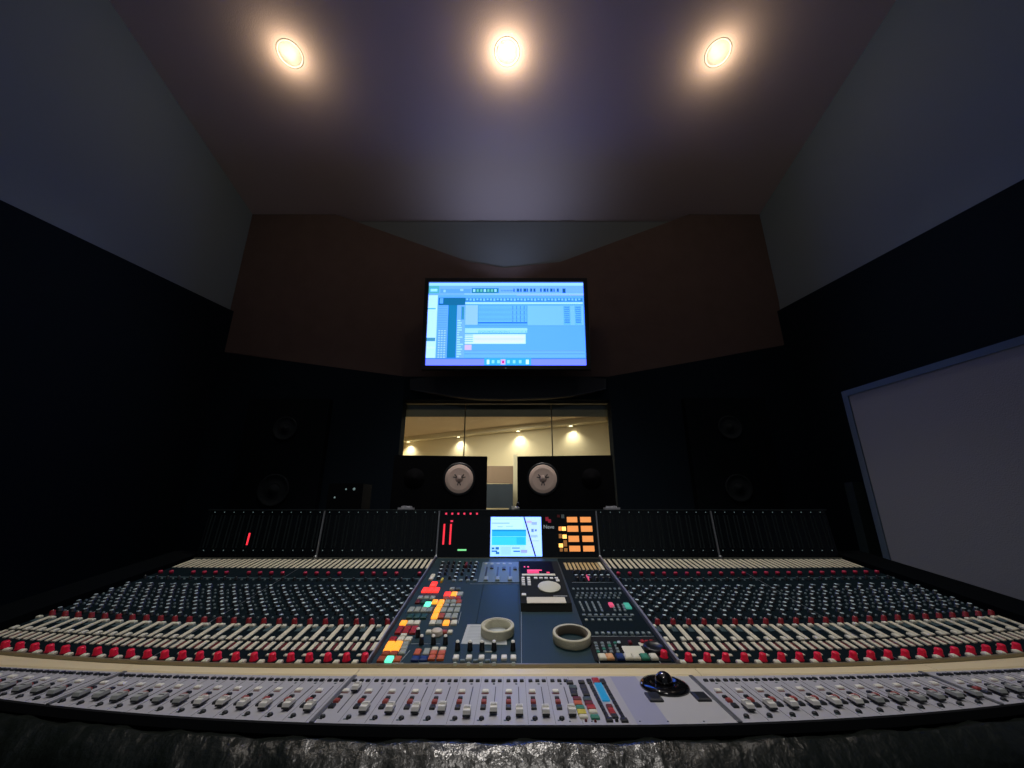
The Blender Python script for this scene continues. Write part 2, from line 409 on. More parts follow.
# a fourth ceiling lamp of the same kind stands over the engineer's chair, behind the viewpoint
p = Vector((-.03, -.55, CEIL(-.55) - .002))
r = empty('ceiling_downlight', p, (math.radians(-11.3), 0, 0)); tag(r, 'ceiling downlight over the chair place, aimed at the middle of the console', 'light')
g = MB(); g.lathe([(.10, 0), (.10, -.05), (.08, -.06), (.075, -.01)], mat('white trim ring', (.75, .73, .66), .5), n=32); g.build('lamp_housing', r)
dv = (Vector((-.02, 1.35, CH - .15)) - p).normalized()
lamp('downlight_beam', 'SPOT', (0, 0, -.075), 105, (1.0, .94, .88), .04, (math.radians(11.3) + math.atan2(dv.y, -dv.z), 0, 0), r, spot_size=math.radians(58), spot_blend=.9)

# ================================================================== SCREEN ON THE WALL
tvr = empty('wall_television', (-.07, 2.825, CH + 1.02), (math.radians(5.2), 0, 0))
# local: x right, z up, front is -y ; (0,0,0) = bottom centre of the lit picture
tvr.rotation_euler = (math.radians(5.2), 0, 0)
tag(tvr, 'large flat screen on the front wall showing blue audio editing software', 'television')
TW, TH = 1.205, .674
g = MB()
bz = .030
for c, d in (((0, 0, -bz / 2), (TW + 2 * bz, .05, bz)), ((0, 0, TH + bz / 2), (TW + 2 * bz, .05, bz)), ((-TW / 2 - bz / 2, 0, TH / 2), (bz, .05, TH)), ((TW / 2 + bz / 2, 0, TH / 2), (bz, .05, TH))):
    g.box(c, d, m_black)
g.build('bezel', tvr)
g = MB(); g.box((0, .05, TH / 2), (TW + .03, .05, TH + .03), m_blackm); g.box((0, .12, TH / 2), (.4, .1, .3), m_blackm); g.build('housing', tvr)
g = MB(); g.box((0.0, -.027, -.022), (.008, .004, .005), m_dot); g.build('power_light', tvr)
g = MB()
def E(c, s=1.0):
    c = (c[0] * .9, c[1] * 1.12, c[2] * (2.8 if c[2] > .5 else 1.3)); return glow('screen %.2f %.2f %.2f %.2f' % (*c, s), c, s)
def scr(mbx, x0, y0, x1, y1, c, lvl=1, s=1.0, W_=TW, H_=TH, yo=-.004, mm=None):    # 0..1, y downwards, drawn on the picture
    z = -(lvl * .0004)
    mbx.add([(-W_ / 2 + W_ * a, yo + z, H_ * (1 - b)) for a, b in ((x0, y1), (x1, y1), (x1, y0), (x0, y0))], [(0, 1, 2, 3)], mm or E(c, s))
# picture coordinates taken in a 740 x 388 grid
def T(a, b, c, d, col, lvl=2): scr(g, a / 740, b / 388, c / 740, d / 388, col, lvl)
BG = (.13, .42, .82); PALE = (.36, .66, .96); MID = (.10, .33, .66); TEAL = (.008, .15, .32); WHT = (.60, .86, 1.0)
T(0, 0, 740, 388, BG, 0)
T(0, 0, 740, 14, (.42, .78, 1.0), 1); T(0, 14, 740, 60, (.20, .45, .86), 1); T(0, 14, 50, 52, (.10, .45, .50)); T(8, 30, 40, 42, (.4, .85, .9), 3)
T(55, 30, 200, 50, (.13, .38, .74)); T(70, 34, 80, 46, PALE, 3); T(150, 30, 165, 40, PALE, 3)
T(205, 26, 335, 50, (.02, .22, .26)); 
for i in range(7): T(212 + i * 17, 31, 222 + i * 17, 44, (.15, .55, .5) if i % 3 else (.4, .8, .8), 3)
for i in range(9): T(345 + i * 7, 34, 350 + i * 7, 42, (.10, .30, .55), 3)
for i, wd in enumerate([6, 12, 8, 14, 6, 10, 10, 0, 8, 12, 8, 12, 6, 10]): T(405 + i * 16, 28, 405 + i * 16 + wd, 44, (.01, .12, .28), 3)
T(640, 28, 655, 50, (.01, .10, .26), 3)
T(420, 52, 740, 62, (.34, .45, .82)); T(170, 52, 740, 57, (.35, .62, .95))
T(0, 60, 44, 352, WHT, 1); T(0, 122, 36, 127, (.05, .45, .45)); T(0, 260, 40, 276, (.08, .30, .45)); T(4, 300, 40, 310, (.7, .85, .95)); 
T(48, 72, 176, 108, TEAL); T(54, 74, 70, 100, (.12, .40, .65), 3)
T(176, 74, 735, 92, (.05, .25, .50))
for i in range(34): T(180 + i * 16.2, 76, 189 + i * 16.2, 84 + (i * 7 % 3) * 2, (.22, .58, .85), 3)
T(176, 94, 735, 102, (.50, .82, 1.0)); 
T(48, 108, 96, 352, (.16, .42, .74)); T(96, 108, 138, 352, (.008, .20, .42)); T(138, 108, 176, 352, (.20, .45, .72)); T(158, 114, 172, 176, (.04, .28, .46), 3)
random.seed(3)
for j in range(22):
    y = 112 + j * 11
    T(50, y, 92, y + 2, (.08, .30, .55), 3)
    if y > 176: T(142, y, 150 + random.random() * 20, y + 5, (.45, .8, .95), 3)
    if y > 220:
        for k in range(3): T(54 + k * 13, y + 3, 61 + k * 13, y + 8, (.50, .70, .95), 3)
T(178, 108, 236, 200, (.34, .58, .92))
T(238, 110, 470, 202, (.08, .34, .66))
for j in range(15): T(240, 112 + j * 6, 468, 114.5 + j * 6, (.22, .58, .90), 3)
for k in range(16): T(400 + (k % 4) * 18, 112 + (k // 4) * 22, 404 + (k % 4) * 18, 130 + (k // 4) * 22, (.06, .26, .55), 4)
T(238, 188, 470, 194, (.02, .18, .40), 4)
T(472, 110, 735, 202, (.22, .54, .93))
for x in (642, 695):
    T(x, 112, x + 32, 200, (.12, .40, .78))
    for j in range(8): T(x + 4, 116 + j * 10, x + 28, 120 + j * 10, (.06, .26, .58) if j < 6 else (.02, .15, .40), 3)
T(178, 204, 735, 206, (.12, .32, .65)); T(178, 216, 470, 238, (.42, .74, .95)); T(240, 226, 470, 240, (.12, .38, .60))
for k in range(12): T(390 + k * 6, 220, 393 + k * 6, 238, (.35, .7, .9), 4)
T(178, 244, 462, 288, (.70, .88, 1.0)); T(222, 252, 456, 282, (.86, .80, .80), 3); T(222, 264, 456, 268, (.55, .72, .9), 4)
for j in range(4): T(178, 246 + j * 10, 216, 250 + j * 10, (.25, .5, .8), 3)
T(178, 292, 210, 316, (.80, .50, .80)); T(178, 318, 735, 322, (.16, .36, .72)); T(178, 322, 735, 350, (.17, .46, .86), 2); T(178, 332, 735, 335, (.10, .30, .62), 3)
T(0, 352, 740, 357, (.06, .24, .62)); T(0, 357, 740, 388, (.24, .28, .84))
T(270, 353, 486, 386, (.04, .42, .70), 3)
for k, x in enumerate((282, 305, 330, 376, 402, 430, 462)): T(x, 362, x + 12, 376, (.30, .75, .9), 4)
T(346, 358, 368, 382, (.75, .45, .85), 4); T(352, 364, 362, 376, (.85, .02, .15), 5)
T(282, 360, 294, 380, (.75, .95, 1.0), 5); T(462, 360, 476, 380, (.80, .95, 1.0), 5)
g.build('picture', tvr, label='lit blue picture of audio editing windows')

lamp('added_ceiling_glow', 'SPOT', (0, -.04, TH + .035), 7, (.50, .62, 1.0), 0.0, (math.radians(180 - 12), 0, 0), tvr, spot_size=math.radians(120), spot_blend=1.0)  # added spot above the bezel, stands in for screen light on the ceiling
# ================================================================== MAIN SPEAKERS IN THE BLACK WALL
m_ms = mat('main speaker black', (.006, .009, .012), .8, spec=.08)
m_mc = mat('main speaker cone', (.024, .030, .034), .8, spec=.15)
for s, cols in ((-1, [(284, 428, 11), (272, 490, 14)]), (1, [(731, 427, 11), (740, 488, 12)])):
    Ym = Yq - .06
    pc = [W(x, y, Ym - .02) for x, y, _ in cols]
    cx = (pc[0][0] + pc[1][0]) / 2
    r = empty('main_speaker', (cx, Ym, pc[1][1] - .32))
    tag(r, 'large black main loudspeaker in the dark wall %s of the window' % ('left' if s < 0 else 'right'), 'speaker')
    hh = pc[0][1] - pc[1][1] + .55
    g = MB(); g.box((0, .029, hh / 2), (.62, .058, hh), m_ms); g.build('cabinet', r)
    for (x, z), (_, _, rp) in zip(pc, cols):
        rr = rp / FPX * 3.0
        g = MB(); MM = Matrix.Translation((x - cx, 0, z - (pc[1][1] - .32))) @ Matrix.Rotation(math.radians(90), 4, 'X')
        g.lathe([(rr * 1.08, .001), (rr * 1.08, .012), (rr, .014), (rr * .92, .006), (rr * .4, -.0), (rr * .34, .012), (0, .02)], m_mc, MM, 28); g.build('driver', r)

# ================================================================== TALL PANEL ON THE RIGHT
m_gob = mat('grey panel fabric', (.30, .31, .34), .9, bump=.15, bscale=200)
m_gedge = mat('blue grey panel edge', (.085, .13, .19), .5)
gA = CAM + ray(841, 392) * 2.09; gz = gA.z
dR = ray(1024, 335); gB = CAM + dR * ((gz - CH) / dR.z)
dg = Vector((gB.x - gA.x, gB.y - gA.y, 0)).normalized()
GL = 1.9
ng = Vector((dg.y, -dg.x, 0));
if ng.x < 0: ng = -ng
r = empty('gobo_panel', (gA.x, gA.y, 0)); tag(r, 'tall grey movable acoustic panel standing at the right end of the console', 'panel')
def P3(a, b, z): q = dg * a + ng * b; return Vector((q.x, q.y, z))
def slabg(g, a0, a1, b0, b1, z0, z1, m):
    q = [(a0, b0), (a1, b0), (a1, b1), (a0, b1)]; g.hexa([P3(a, b, z0) for a, b in q], [P3(a, b, z1) for a, b in q], m)
g = MB(); slabg(g, .03, GL - .03, .006, .074, .10, gz - .03, m_gob); g.build('panel_face', r)
g = MB(); slabg(g, 0, .03, 0, .08, .10, gz, m_gedge); slabg(g, GL - .03, GL, 0, .08, .10, gz, m_gedge); slabg(g, .03, GL - .03, 0, .08, gz - .03, gz, m_gedge); slabg(g, .03, GL - .03, 0, .08, .07, .10, m_gedge)
g.build('panel_frame', r, label='blue grey frame around the panel')
for a in (.2, GL - .2):
    g = MB(); slabg(g, a - .03, a + .03, -.12, .25, .02, .07, m_black); g.build('foot', r)
    for b in (-.09, .22):
        g = MB(); q = P3(a, b, .012); g.lathe([(.02, -.012), (.024, 0), (.02, .012)], m_black, Matrix.Translation(q)); g.build('caster', r)
# dark stand half hidden behind the panel
sx, sz = W(852, 482, 2.35)
mb = MB(); x1b = W(862, 482, 2.35)[0]
mb.hexa([(sx, 2.35, 0), (x1b + .02, 2.35, 0), (x1b + .02, 2.41, 0), (sx, 2.41, 0)], [(sx, 2.35, sz), (x1b, 2.35, sz), (x1b, 2.41, sz), (sx, 2.41, sz)], mat('dark green board', (.018, .035, .035), .7))
mb.box(((sx + x1b) / 2, 2.38, .02), (.10, .34, .04), m_black)
tag(mb.build('folded_stand'), 'narrow dark green upright board behind the edge of the grey panel', 'stand')

# ================================================================== MIXING CONSOLE
con = empty('mixing_console', (0, 1.2, 0))
tag(con, 'very wide recording console with silver fader rail, red knobs and dark meter bridge', 'mixing console')
CI = Matrix.Translation((0, -1.2, 0))
def part(mb_, name, M=CI, **k): return mb_.build(name, con, M, **k)
P = .0402; XC = .329; XE = XC + 24 * P
# frame: body under the surfaces, plinths, end cheeks
g = MB()
N = 24
def ribbon(g, f0, f1, X0, X1, n, m):      # f0(X), f1(X) -> lists of ring points ; closed section swept along X
    rings = []
    for i in range(n + 1):
        X = X0 + (X1 - X0) * i / n; rings.append(f0(X))
    k = len(rings[0]); vs = [p for rr in rings for p in rr]
    fs = [(i * k + j, i * k + (j + 1) % k, (i + 1) * k + (j + 1) % k, (i + 1) * k + j) for i in range(n) for j in range(k)]
    fs += [tuple(range(k - 1, -1, -1)), tuple(n * k + j for j in range(k))]
    g.add(vs, fs, m, False)
def body_sec(X):
    yf = yr1(X) + .02
    return [Vector((X, yf, ZR - .012)), Vector((X, yr0(X) + .01, ZR - .012)), Vector((X, Yf(X), zmain(Yf(X)) - .006)), Vector((X, 1.80, zmain(1.80) - .006)),
            Vector((X, 1.95, zmain(1.8) - .06)), Vector((X, 1.95, .52)), Vector((X, 1.2, .56)), Vector((X, yf, ZR - .14))]
ribbon(g, body_sec, None, -XE - .004, XE + .004, N, m_frame)
for x in (-1.1, 0, 1.1): g.box((x, 1.62, .27), (.16, .55, .54), m_frame); g.box((x, 1.55, .02), (.2, .85, .04), m_frame)
part(g, 'console_frame')
for s in (-1, 1):
    g = MB(); x0, x1 = s * (XE + .006), s * (XE + .135)
    ys = [.80, .93, 1.10, 1.4, 1.80, 1.97]
    zt = [ZR - .03, ZR + .012, zmain(1.1) + .02, zmain(1.4) + .018, zmain(1.8) + .012, zmain(1.8) - .05]
    zb = [ZR - .10, .60, .5, .5, .5, .5]
    pr = list(zip(ys, zt)) + list(zip(ys[::-1], zb[::-1]))
    n = len(pr); vs = [(x0, y, z) for y, z in pr] + [(x1, y, z) for y, z in pr]
    g.add(vs, [(i, (i + 1) % n, (i + 1) % n + n, i + n) for i in range(n)] + [(i, i + 1, n - 2 - i, n - 1 - i) for i in range(n // 2 - 1)] + [(n + i, n + i + 1, 2 * n - 2 - i, 2 * n - 1 - i) for i in range(n // 2 - 1)], mat('cheek black', (.003, .004, .005), .9, spec=.02))
    part(g, 'end_cheek')
# armrest: padded leather roll
g = MB()
def arm_sec(X):
    yf = yr1(X); r_ = []
    for k in range(14):
        a = math.radians(88 - k * 20)
        wv = .0018 * math.sin(X * 37 + k) + .0014 * math.sin(X * 71 + 2 * k) + .001 * math.sin(X * 133 + 3 * k)
        r_.append(Vector((X, yf - .028 + (.060 + wv) * math.cos(a) * .8, ZR - .057 + (.046 + wv) * math.sin(a))))
    return r_
ribbon(g, arm_sec, None, -XE - .13, XE + .13, 220, m_leather)
for i in range(len(g.sm)): g.sm[i] = True
part(g, 'armrest', label='black padded leather armrest')

# trim between desk and fader rail, in joined lengths
SEAM = [-XE - .13, -.81, -.33, .345, .83, XE + .13]
for i in range(5):
    g = MB(); a, b = SEAM[i] + .0006, SEAM[i + 1] - .0006
    def trim_sec(X):
        y0, y1 = yr0(X) + .003, Yf(X) - .004; z0, z1 = ZR + .004, zmain(Yf(X))
        return [Vector((X, y0, z0 - .02)), Vector((X, y0, z0 - .006)), Vector((X, y0 + .004, z0 - .003)), Vector((X, y0 + .03, z0 - .003)), Vector((X, y1 - .012, z1 - .001)), Vector((X, y1, z1 - .004)), Vector((X, y1, z1 - .02))]
    ribbon(g, trim_sec, None, a, b, 10, m_trim)
    part(g, 'wooden_trim', label='pale wooden strip')
g = MB()
ribbon(g, lambda X: [Vector((X, Yf(X) - .004, zmain(Yf(X)) - .01)), Vector((X, Yf(X) - .004, zmain(Yf(X)) + .003)), Vector((X, Yf(X) + .002, zmain(Yf(X)) + .003)), Vector((X, Yf(X) + .002, zmain(Yf(X)) - .01))], None, -XE, XE, 30, mat('dull brass edge', (.26, .23, .16), .4, .5))
part(g, 'edge_strip')

# ---- repeated small parts: the 100 nearest stay single, the rest of a kind become one mesh
REG = {}
def reg(kind, me, M, parent, label=None): REG.setdefault(kind, []).append((me, M, parent, label))
def flush():
    for kind, L_ in REG.items():
        L_.sort(key=lambda t: ((t[1].translation - CAM).length + (5 if abs(t[1].translation.x / max(.2, t[1].translation.y * CC + (t[1].translation.z - CH) * SS)) > 1.32 else 0)))
        for me, M, par, lab in L_[:100]:
            o = bpy.data.objects.new(kind, me); L(o); o.parent = par; o.matrix_local = par.matrix_world.inverted() @ M if False else CI_par(par) @ M
            if lab: o['label'] = lab
        rest = L_[100:]
        if rest:
            G = MB()
            for me, M, par, lab in rest:
                vs = [M @ v.co for v in me.vertices]; k = len(G.v); G.v += [tuple(p) for p in vs]
                for p in me.polygons:
                    G.f.append(tuple(a + k for a in p.vertices)); G.m.append(G.mi(me.materials[p.material_index])); G.sm.append(p.use_smooth)
            me2 = G.mesh(kind); place(kind, me2, con, CI, kind='stuff')
def CI_par(par):          # inverse of a part's place in the world (parts sit at the world origin)
    return CI if par is con else Matrix.Identity(4)

def fin(mb_, name):
    me = mb_.mesh(name); bmm = bmesh.new(); bmm.from_mesh(me); bmesh.ops.recalc_face_normals(bmm, faces=bmm.faces); bmm.to_mesh(me); bmm.free(); return me
# knob kinds
g = MB(); g.lathe([(.0085, 0), (.0085, .002), (.0072, .003), (.0070, .012), (.0060, .0142), (.0035, .0150), (0, .0152)], m_red, n=18)

k_red = fin(g, 'red_knob')
g = MB(); g.lathe([(.0072, 0), (.0070, .002), (.0062, .0025), (.0058, .011), (.0040, .0125), (0, .0128)], m_red2, n=16); g.box((0, .003, .0124), (.001, .005, .0008), m_white)
k_red2 = fin(g, 'red_knob')
g = MB(); g.lathe([(.0066, 0), (.0066, .009), (.0058, .0105), (0, .0108)], mat('pink red knob plastic', (.62, .035, .09), .4), n=14); k_red3 = fin(g, 'red_knob')
def bknob(r, h, cap):
    g = MB(); g.lathe([(r * 1.15, 0), (r * 1.1, h * .2), (r, h * .25), (r * .92, h * .66), (r * .84, h * .70), (r * .80, h * .95), (r * .70, h), (0, h)], None, n=12,
                      mats=[m_knob] * 5 + [m_knob, cap, cap])
    g.box((0, r * .25, h * 1.0), (r * .22, r * .5, .0006), m_white); return fin(g, 'rotary_knob')
k_b1 = bknob(.0074, .009, m_cap); k_b2 = bknob(.0056, .010, m_knob); k_b3 = bknob(.0070, .010, mat('pale steel cap', (.36, .48, .52), .4))
def keymesh(w_, l_, h_, m, name='key_button', inset=.15):
    g = MB(); g.key((0, 0, 0), (w_, l_, h_), m, inset); return fin(g, name)
KC = {}
def kmesh(w_, l_, h_, m, name):
    k = (round(w_, 4), round(l_, 4), round(h_, 4), m.name, name)
    if k not in KC: KC[k] = keymesh(k[0], k[1], k[2], m, name)
    return KC[k]
k_keyF = keymesh(.0115, .011, .006, m_key); k_key2 = keymesh(.011, .010, .006, m_key); k_keyS = keymesh(.007, .006, .004, m_key)
k_keyW = keymesh(.010, .016, .005, m_key)
k_gbtn = keymesh(.0045, .0045, .004, BC['steel'], 'push_button')

# ---- channel strips
v = V
for side_ in (-1, 1):
    for i in range(24):
        X0 = (XC + i * P) if side_ > 0 else (-XC - (i + 1) * P)
        X = lambda u: X0 + u * P
        g = MB(); e_ = .0005
        patch(g, surf, X(0) + e_, X(1) - e_, 0.001, .997, -.004, .0, m_strip)
        # rear cream bars
        for u in (.10, .58): patch(g, surf, X(u), X(u + .27), v(559.5), v(568.5), 0, .0016, m_cream)
        # long scribble bar, dark windows beside it
        patch(g, surf, X(.60), X(.88), v(625.5), v(640.8), 0, .0022, m_cream)
        patch(g, surf, X(.16), X(.50), v(627), v(632), 0, .0012, BC['slate'])
        patch(g, surf, X(.02), X(.98), v(641.6), v(642.2), 0, .0015, m_knob)
        for u, w_ in ((.12, .22), (.60, .24)): patch(g, surf, X(u), X(u + w_), v(643), v(651), 0, .0022, m_cream)
        patch(g, surf, X(.40), X(.52), v(643.5), v(650), 0, .001, BC['dred'])
        patch(g, surf, X(.08), X(.30), v(654.5), v(656.5), 0, .0018, m_cream)
        patch(g, surf, X(.05), X(.95), v(578.5), v(579.3), 0, .0008, BC['slate'])
        st = part(g, 'channel_strip', M=Matrix.Identity(4)); st.matrix_local = CI
        def at(u, py, h=0.0, rz=0.0, up=.006): return Mt(surf(X(u), (YR - S(512, py, up).y) / (YR - YF0), h), rz)
        rz = random.uniform(-.9, .9)
        reg('red_knob', k_red, at(.70, 656, up=.009), st)
        reg('key_button', k_keyF, at(.27, 660.5), st)
        reg('red_knob', k_red2, at(.58, 621.5, 0, random.uniform(-1, 1)), st, 'dark red knob')
        reg('key_button', k_key2, at(.17, 625), st)
        reg('key_button', k_keyW, at(.34, 637.5), st)
        if not (side_ < 0 and i % 5 == 1): reg('red_knob', k_red3, at(.5, 573.5), st, 'small red knob near the meter bridge')
        reg('rotary_knob', k_b2, at(.3, 579), st); reg('push_button', k_gbtn, at(.78, 579), st)
        rows = [(.30, 586.5, k_b1), (.72, 589.5, k_b1), (.28, 593.5, k_b1), (.74, 596.5, k_b3), (.30, 600.5, k_b1), (.72, 604, k_b1), (.28, 608, k_b3), (.70, 611.5, k_b1), (.30, 616.5, k_b3)]
        for u, py, kk in rows: reg('rotary_knob', kk, at(u, py, 0, random.uniform(-2, 2)), st)
        for u, py in ((.75, 585), (.30, 590), (.75, 593), (.28, 597), (.72, 601), (.28, 604.5), (.74, 608), (.72, 616.5)): reg('push_button', k_gbtn, at(u, py), st)
# seams between the buckets
for x, m in ((-XC, m_line), (XC, m_line)):
    g = MB(); s = 1 if x > 0 else -1
    patch(g, surf, x - .003, x + .0006 if s < 0 else x + .003, 0, .997, -.004, .009, mat('blue grey divider', (.32, .33, .42), .4, .5)); part(g, 'divider_rail')
for x in (-XC - 12 * P, XC + 12 * P):
    g = MB(); patch(g, surf, x - .0005, x + .0005, 0, .997, -.003, .0012, m_line); part(g, 'divider_rail')

# ---- centre section base panels
def cpoly(g, pts, h0, h1, m):     # polygon given by sight lines on the desk surface, raised
    P_ = [S(x, y) for x, y in pts]; n = len(P_)
    g.add([p + NM * h0 for p in P_] + [p + NM * h1 for p in P_], [tuple(range(n, 2 * n))] + [(i, (i + 1) % n, (i + 1) % n + n, i + n) for i in range(n)], m)
def crect(g, x0, y0, x1, y1, h0, h1, m):  # rectangle square to the desk: columns measured at the front row y1
    a, b = S(x0, y1), S(x1, y1); c = S(512, y0)
    q = [Vector((a.x, a.y, a.z)), Vector((b.x, b.y, b.z)), Vector((b.x, c.y, c.z)), Vector((a.x, c.y, c.z))]
    g.hexa([p + NM * h0 for p in q], [p + NM * h1 for p in q], m)
def colx(px, py): return S(px, py).x
xs_c = [-XC + .0035, -.012, colx(575, 640) , XC - .0035]
g = MB(); patch(g, surf, -XC + .004, colx(468, 664), 0.001, .997, -.006, 0, m_centre); p_assign = part(g, 'routing_panel')
g = MB(); patch(g, surf, colx(468, 664) + .0008, colx(520.5, 640) - .0006, 0.001, .997, -.006, 0, m_centre)
p_left = part(g, 'blank_panel')
xm = colx(597, 662)
g = MB(); patch(g, surf, colx(520.5, 640) + .0006, xm - .0006, 0.001, .997, -.006, 0, m_centre); p_mid = part(g, 'blank_panel')
g = MB(); patch(g, surf, xm + .0006, XC - .004, 0.001, .997, -.006, 0, m_strip); p_mon = part(g, 'monitor_panel')
m_thin = mat('engraved line', (.35, .40, .42), .5)
def lines(g, px0, py0, px1, py1, wd=.0012, h=.0008, m=m_thin):
    a, b = S(px0, py0), S(px1, py1); d = (b - a).normalized(); n_ = NM.cross(d) * wd / 2
    q = [a - n_, b - n_, b + n_, a + n_]; g.hexa(q, [p + NM * h for p in q], m)
g = MB()
lines(g, 470, 584, 519, 584); lines(g, 410, 650.5, 398, 664.5); lines(g, 411, 644, 440, 644); lines(g, 461, 612, 458, 624)
lines(g, 521, 561, 521.5, 664.5, .001); 
part(g, 'panel_legend')
g = MB(); lines(g, 572, 582.5, 614, 582.5); lines(g, 590, 636.5, 654, 636.5); lines(g, 586, 616.5, 632, 616.5, .0007); lines(g, 591.5, 639, 600, 664); lines(g, 659, 661, 662, 665)
part(g, 'panel_legend')

def cbtn(px, py, wp, lp, col, h=.006, par=None, name='push_button', lab=None):
    c = S(px, py, h * .8); dep = (c - CAM).dot(Vector((0, CC, SS)))
    w_ = wp / FPX * dep
    l_ = (S(px, py - lp / 2, h) - S(px, py + lp / 2, h)).length
    m = BC[col] if isinstance(col, str) else col
    if lab is None and isinstance(col, str) and col[0] == 'L': lab = 'lit ' + {'Lred': 'red', 'Lorange': 'orange', 'Lgreen': 'green', 'Lteal': 'teal'}[col] + ' button'
    o = place(name, kmesh(w_, l_, h, m, name), par or p_assign, Mt(c), lab); return o
def crow(pxs, py, wp, lp, cols, **k):
    for i, px in enumerate(pxs): cbtn(px, py, wp, lp, cols if isinstance(cols, str) else cols[i], **k)
PA = dict(par=p_assign)
cbtn(432, 576.5, 4, 5, 'cream', **PA)
crow([433.8], 583.5, 6, 4, 'Lred', **PA); crow([425, 430.8, 436.5], 589.3, 5.2, 4, 'Lred', **PA)
crow([420.4, 426.4, 432.4], 597, 5, 2.6, 'grey', **PA)
crow([418, 423.5], 601, 4.6, 3, ['dred', 'dgreen'], **PA); crow([427.6], 603.8, 6, 4.5, ['Lgreen'], **PA)
crow([411.2, 417.6, 423.8, 429.6], 609, 5.4, 4.4, ['grey', 'grey', 'grey', 'steel'], **PA)
crow([410.4, 417.2, 424], 615.6, 5.8, 4, 'dgreen', **PA)
crow([403.4, 410.4, 417], 622, 6, 3.6, ['Lorange', 'cream', 'cream'], **PA)
crow([400.6, 407.6, 414.6], 627.3, 6, 3.2, 'red', **PA); crow([398.4, 405.6, 412.8], 631, 6, 3.2, 'red', **PA)
crow([403.6], 634.6, 6, 2.4, 'cream', **PA)
crow([393, 401, 408.6], 638.2, 6.6, 3.6, ['red', 'cream', 'cream'], **PA)
crow([390.2, 398], 643.5, 7, 5, 'Lorange', **PA); crow([387.6, 395.4], 648.4, 7, 3.4, 'Lorange', **PA)
crow([405.6], 643, 6.4, 3.6, 'grey', **PA); crow([404.2], 647.2, 6.4, 3.6, 'grey', **PA); crow([402.6], 651.4, 6.4, 3.6, 'grey', **PA)
crow([386, 393.8], 652.4, 7, 3.4, 'brown', **PA)
crow([381.6, 389.4, 397.6], 658, 7, 4.6, ['brown', 'Lgreen', 'orange'], **PA)
# right cluster
crow([452, 458], 588.2, 4.6, 2, ['grey', 'slate'], **PA); crow([447.4, 454.2, 460], 593.4, 6, 3.6, ['Lred', 'Lorange', 'grey'], **PA)
crow([446, 452, 458], 597.4, 5.4, 2.4, ['brown', 'brown', 'red'], **PA)
crow([435, 441.4, 447.6, 453.4, 459], 601, 5.2, 3, ['Lorange', 'Lorange', 'grey', 'grey', 'brown'], **PA)
crow([439.6, 446.2, 452.6, 458.6], 604.8, 5.2, 2.6, ['Lorange', 'grey', 'grey', 'grey'], **PA)
crow([437.2, 443.8, 450.4, 457], 609.4, 5.6, 4.2, ['Lorange', 'grey', 'grey', 'grey'], **PA)
crow([434.8, 441.4, 448, 454.8], 615.2, 5.8, 4.4, ['Lorange', 'brown', 'grey', 'grey'], **PA)
crow([432.6, 438.8, 446.2, 454], 621.8, 6, 3.8, ['cream', 'grey', 'Lorange', 'cream'], **PA)
crow([428.6, 444.6, 450.2], 631, 5, 2.6, ['cream', 'brown', 'cream'], **PA)
p = S(437, 630.5, .010); dep = (p - CAM).dot(Vector((0, CC, SS)))
g = MB(); rr = 5.6 / FPX * dep; g.lathe([(rr * 1.05, 0), (rr * 1.05, .003), (rr, .004), (rr * .97, .010), (rr * .85, .012), (0, .012)], mat('cream big knob', (.66, .58, .48), .45), n=28)
place('jog_knob', fin(g, 'jog_knob'), p_assign, Mt(p), 'large round cream knob')
def postknob(px, py, par, h=.02, rr=.0060, cap=m_white, nm='rotary_knob'):
    p = S(px, py, 0); g = MB(); g.lathe([(rr * 1.1, 0), (rr, .002), (rr * .85, h * .8), (rr * .7, h * .84), (rr * .6, h), (0, h)], None, n=14, mats=[m_knob] * 3 + [cap] * 3)
    place(nm, fin(g, nm), par, Mt(p))
for x, y in ((421.5, 644), (433.4, 644), (445.4, 644), (418, 636.5)): postknob(x, y, p_assign)
crow([417.6], 651.4, 6.2, 5.4, 'orange', **PA); crow([426.6], 651.0, 6.2, 6, 'grey', **PA); crow([435, 443], 648.3, 6.4, 2.8, 'cream', **PA)
crow([433.6, 441.8], 652, 6.8, 3.6, ['orange', 'orange'], **PA); crow([432, 440.6], 656.6, 7, 4, 'orange', **PA)
crow([415.4, 423.8], 657.6, 7.6, 4.2, 'blue', **PA)
crow([398.0, 424.0], 663.2, 10, 1.1, 'grey', **PA, h=.002)
for x in (457.5, 470, 482, 494, 513): postknob(x, 650, p_left)
crow([456, 469, 481.5, 494, 504, 513.4], 656.5, 5.6, 3.8, 'white', par=p_left, name='key_button')
crow([462.5, 475.5, 487.5], 660.2, 5, 1.6, 'steel', par=p_left); crow([455, 468.5, 481, 494, 513.5], 663, 3.6, 1.6, 'grey', par=p_left)
crow([487, 490], 651.4, 4, 1, 'grey', par=p_left, h=.002)
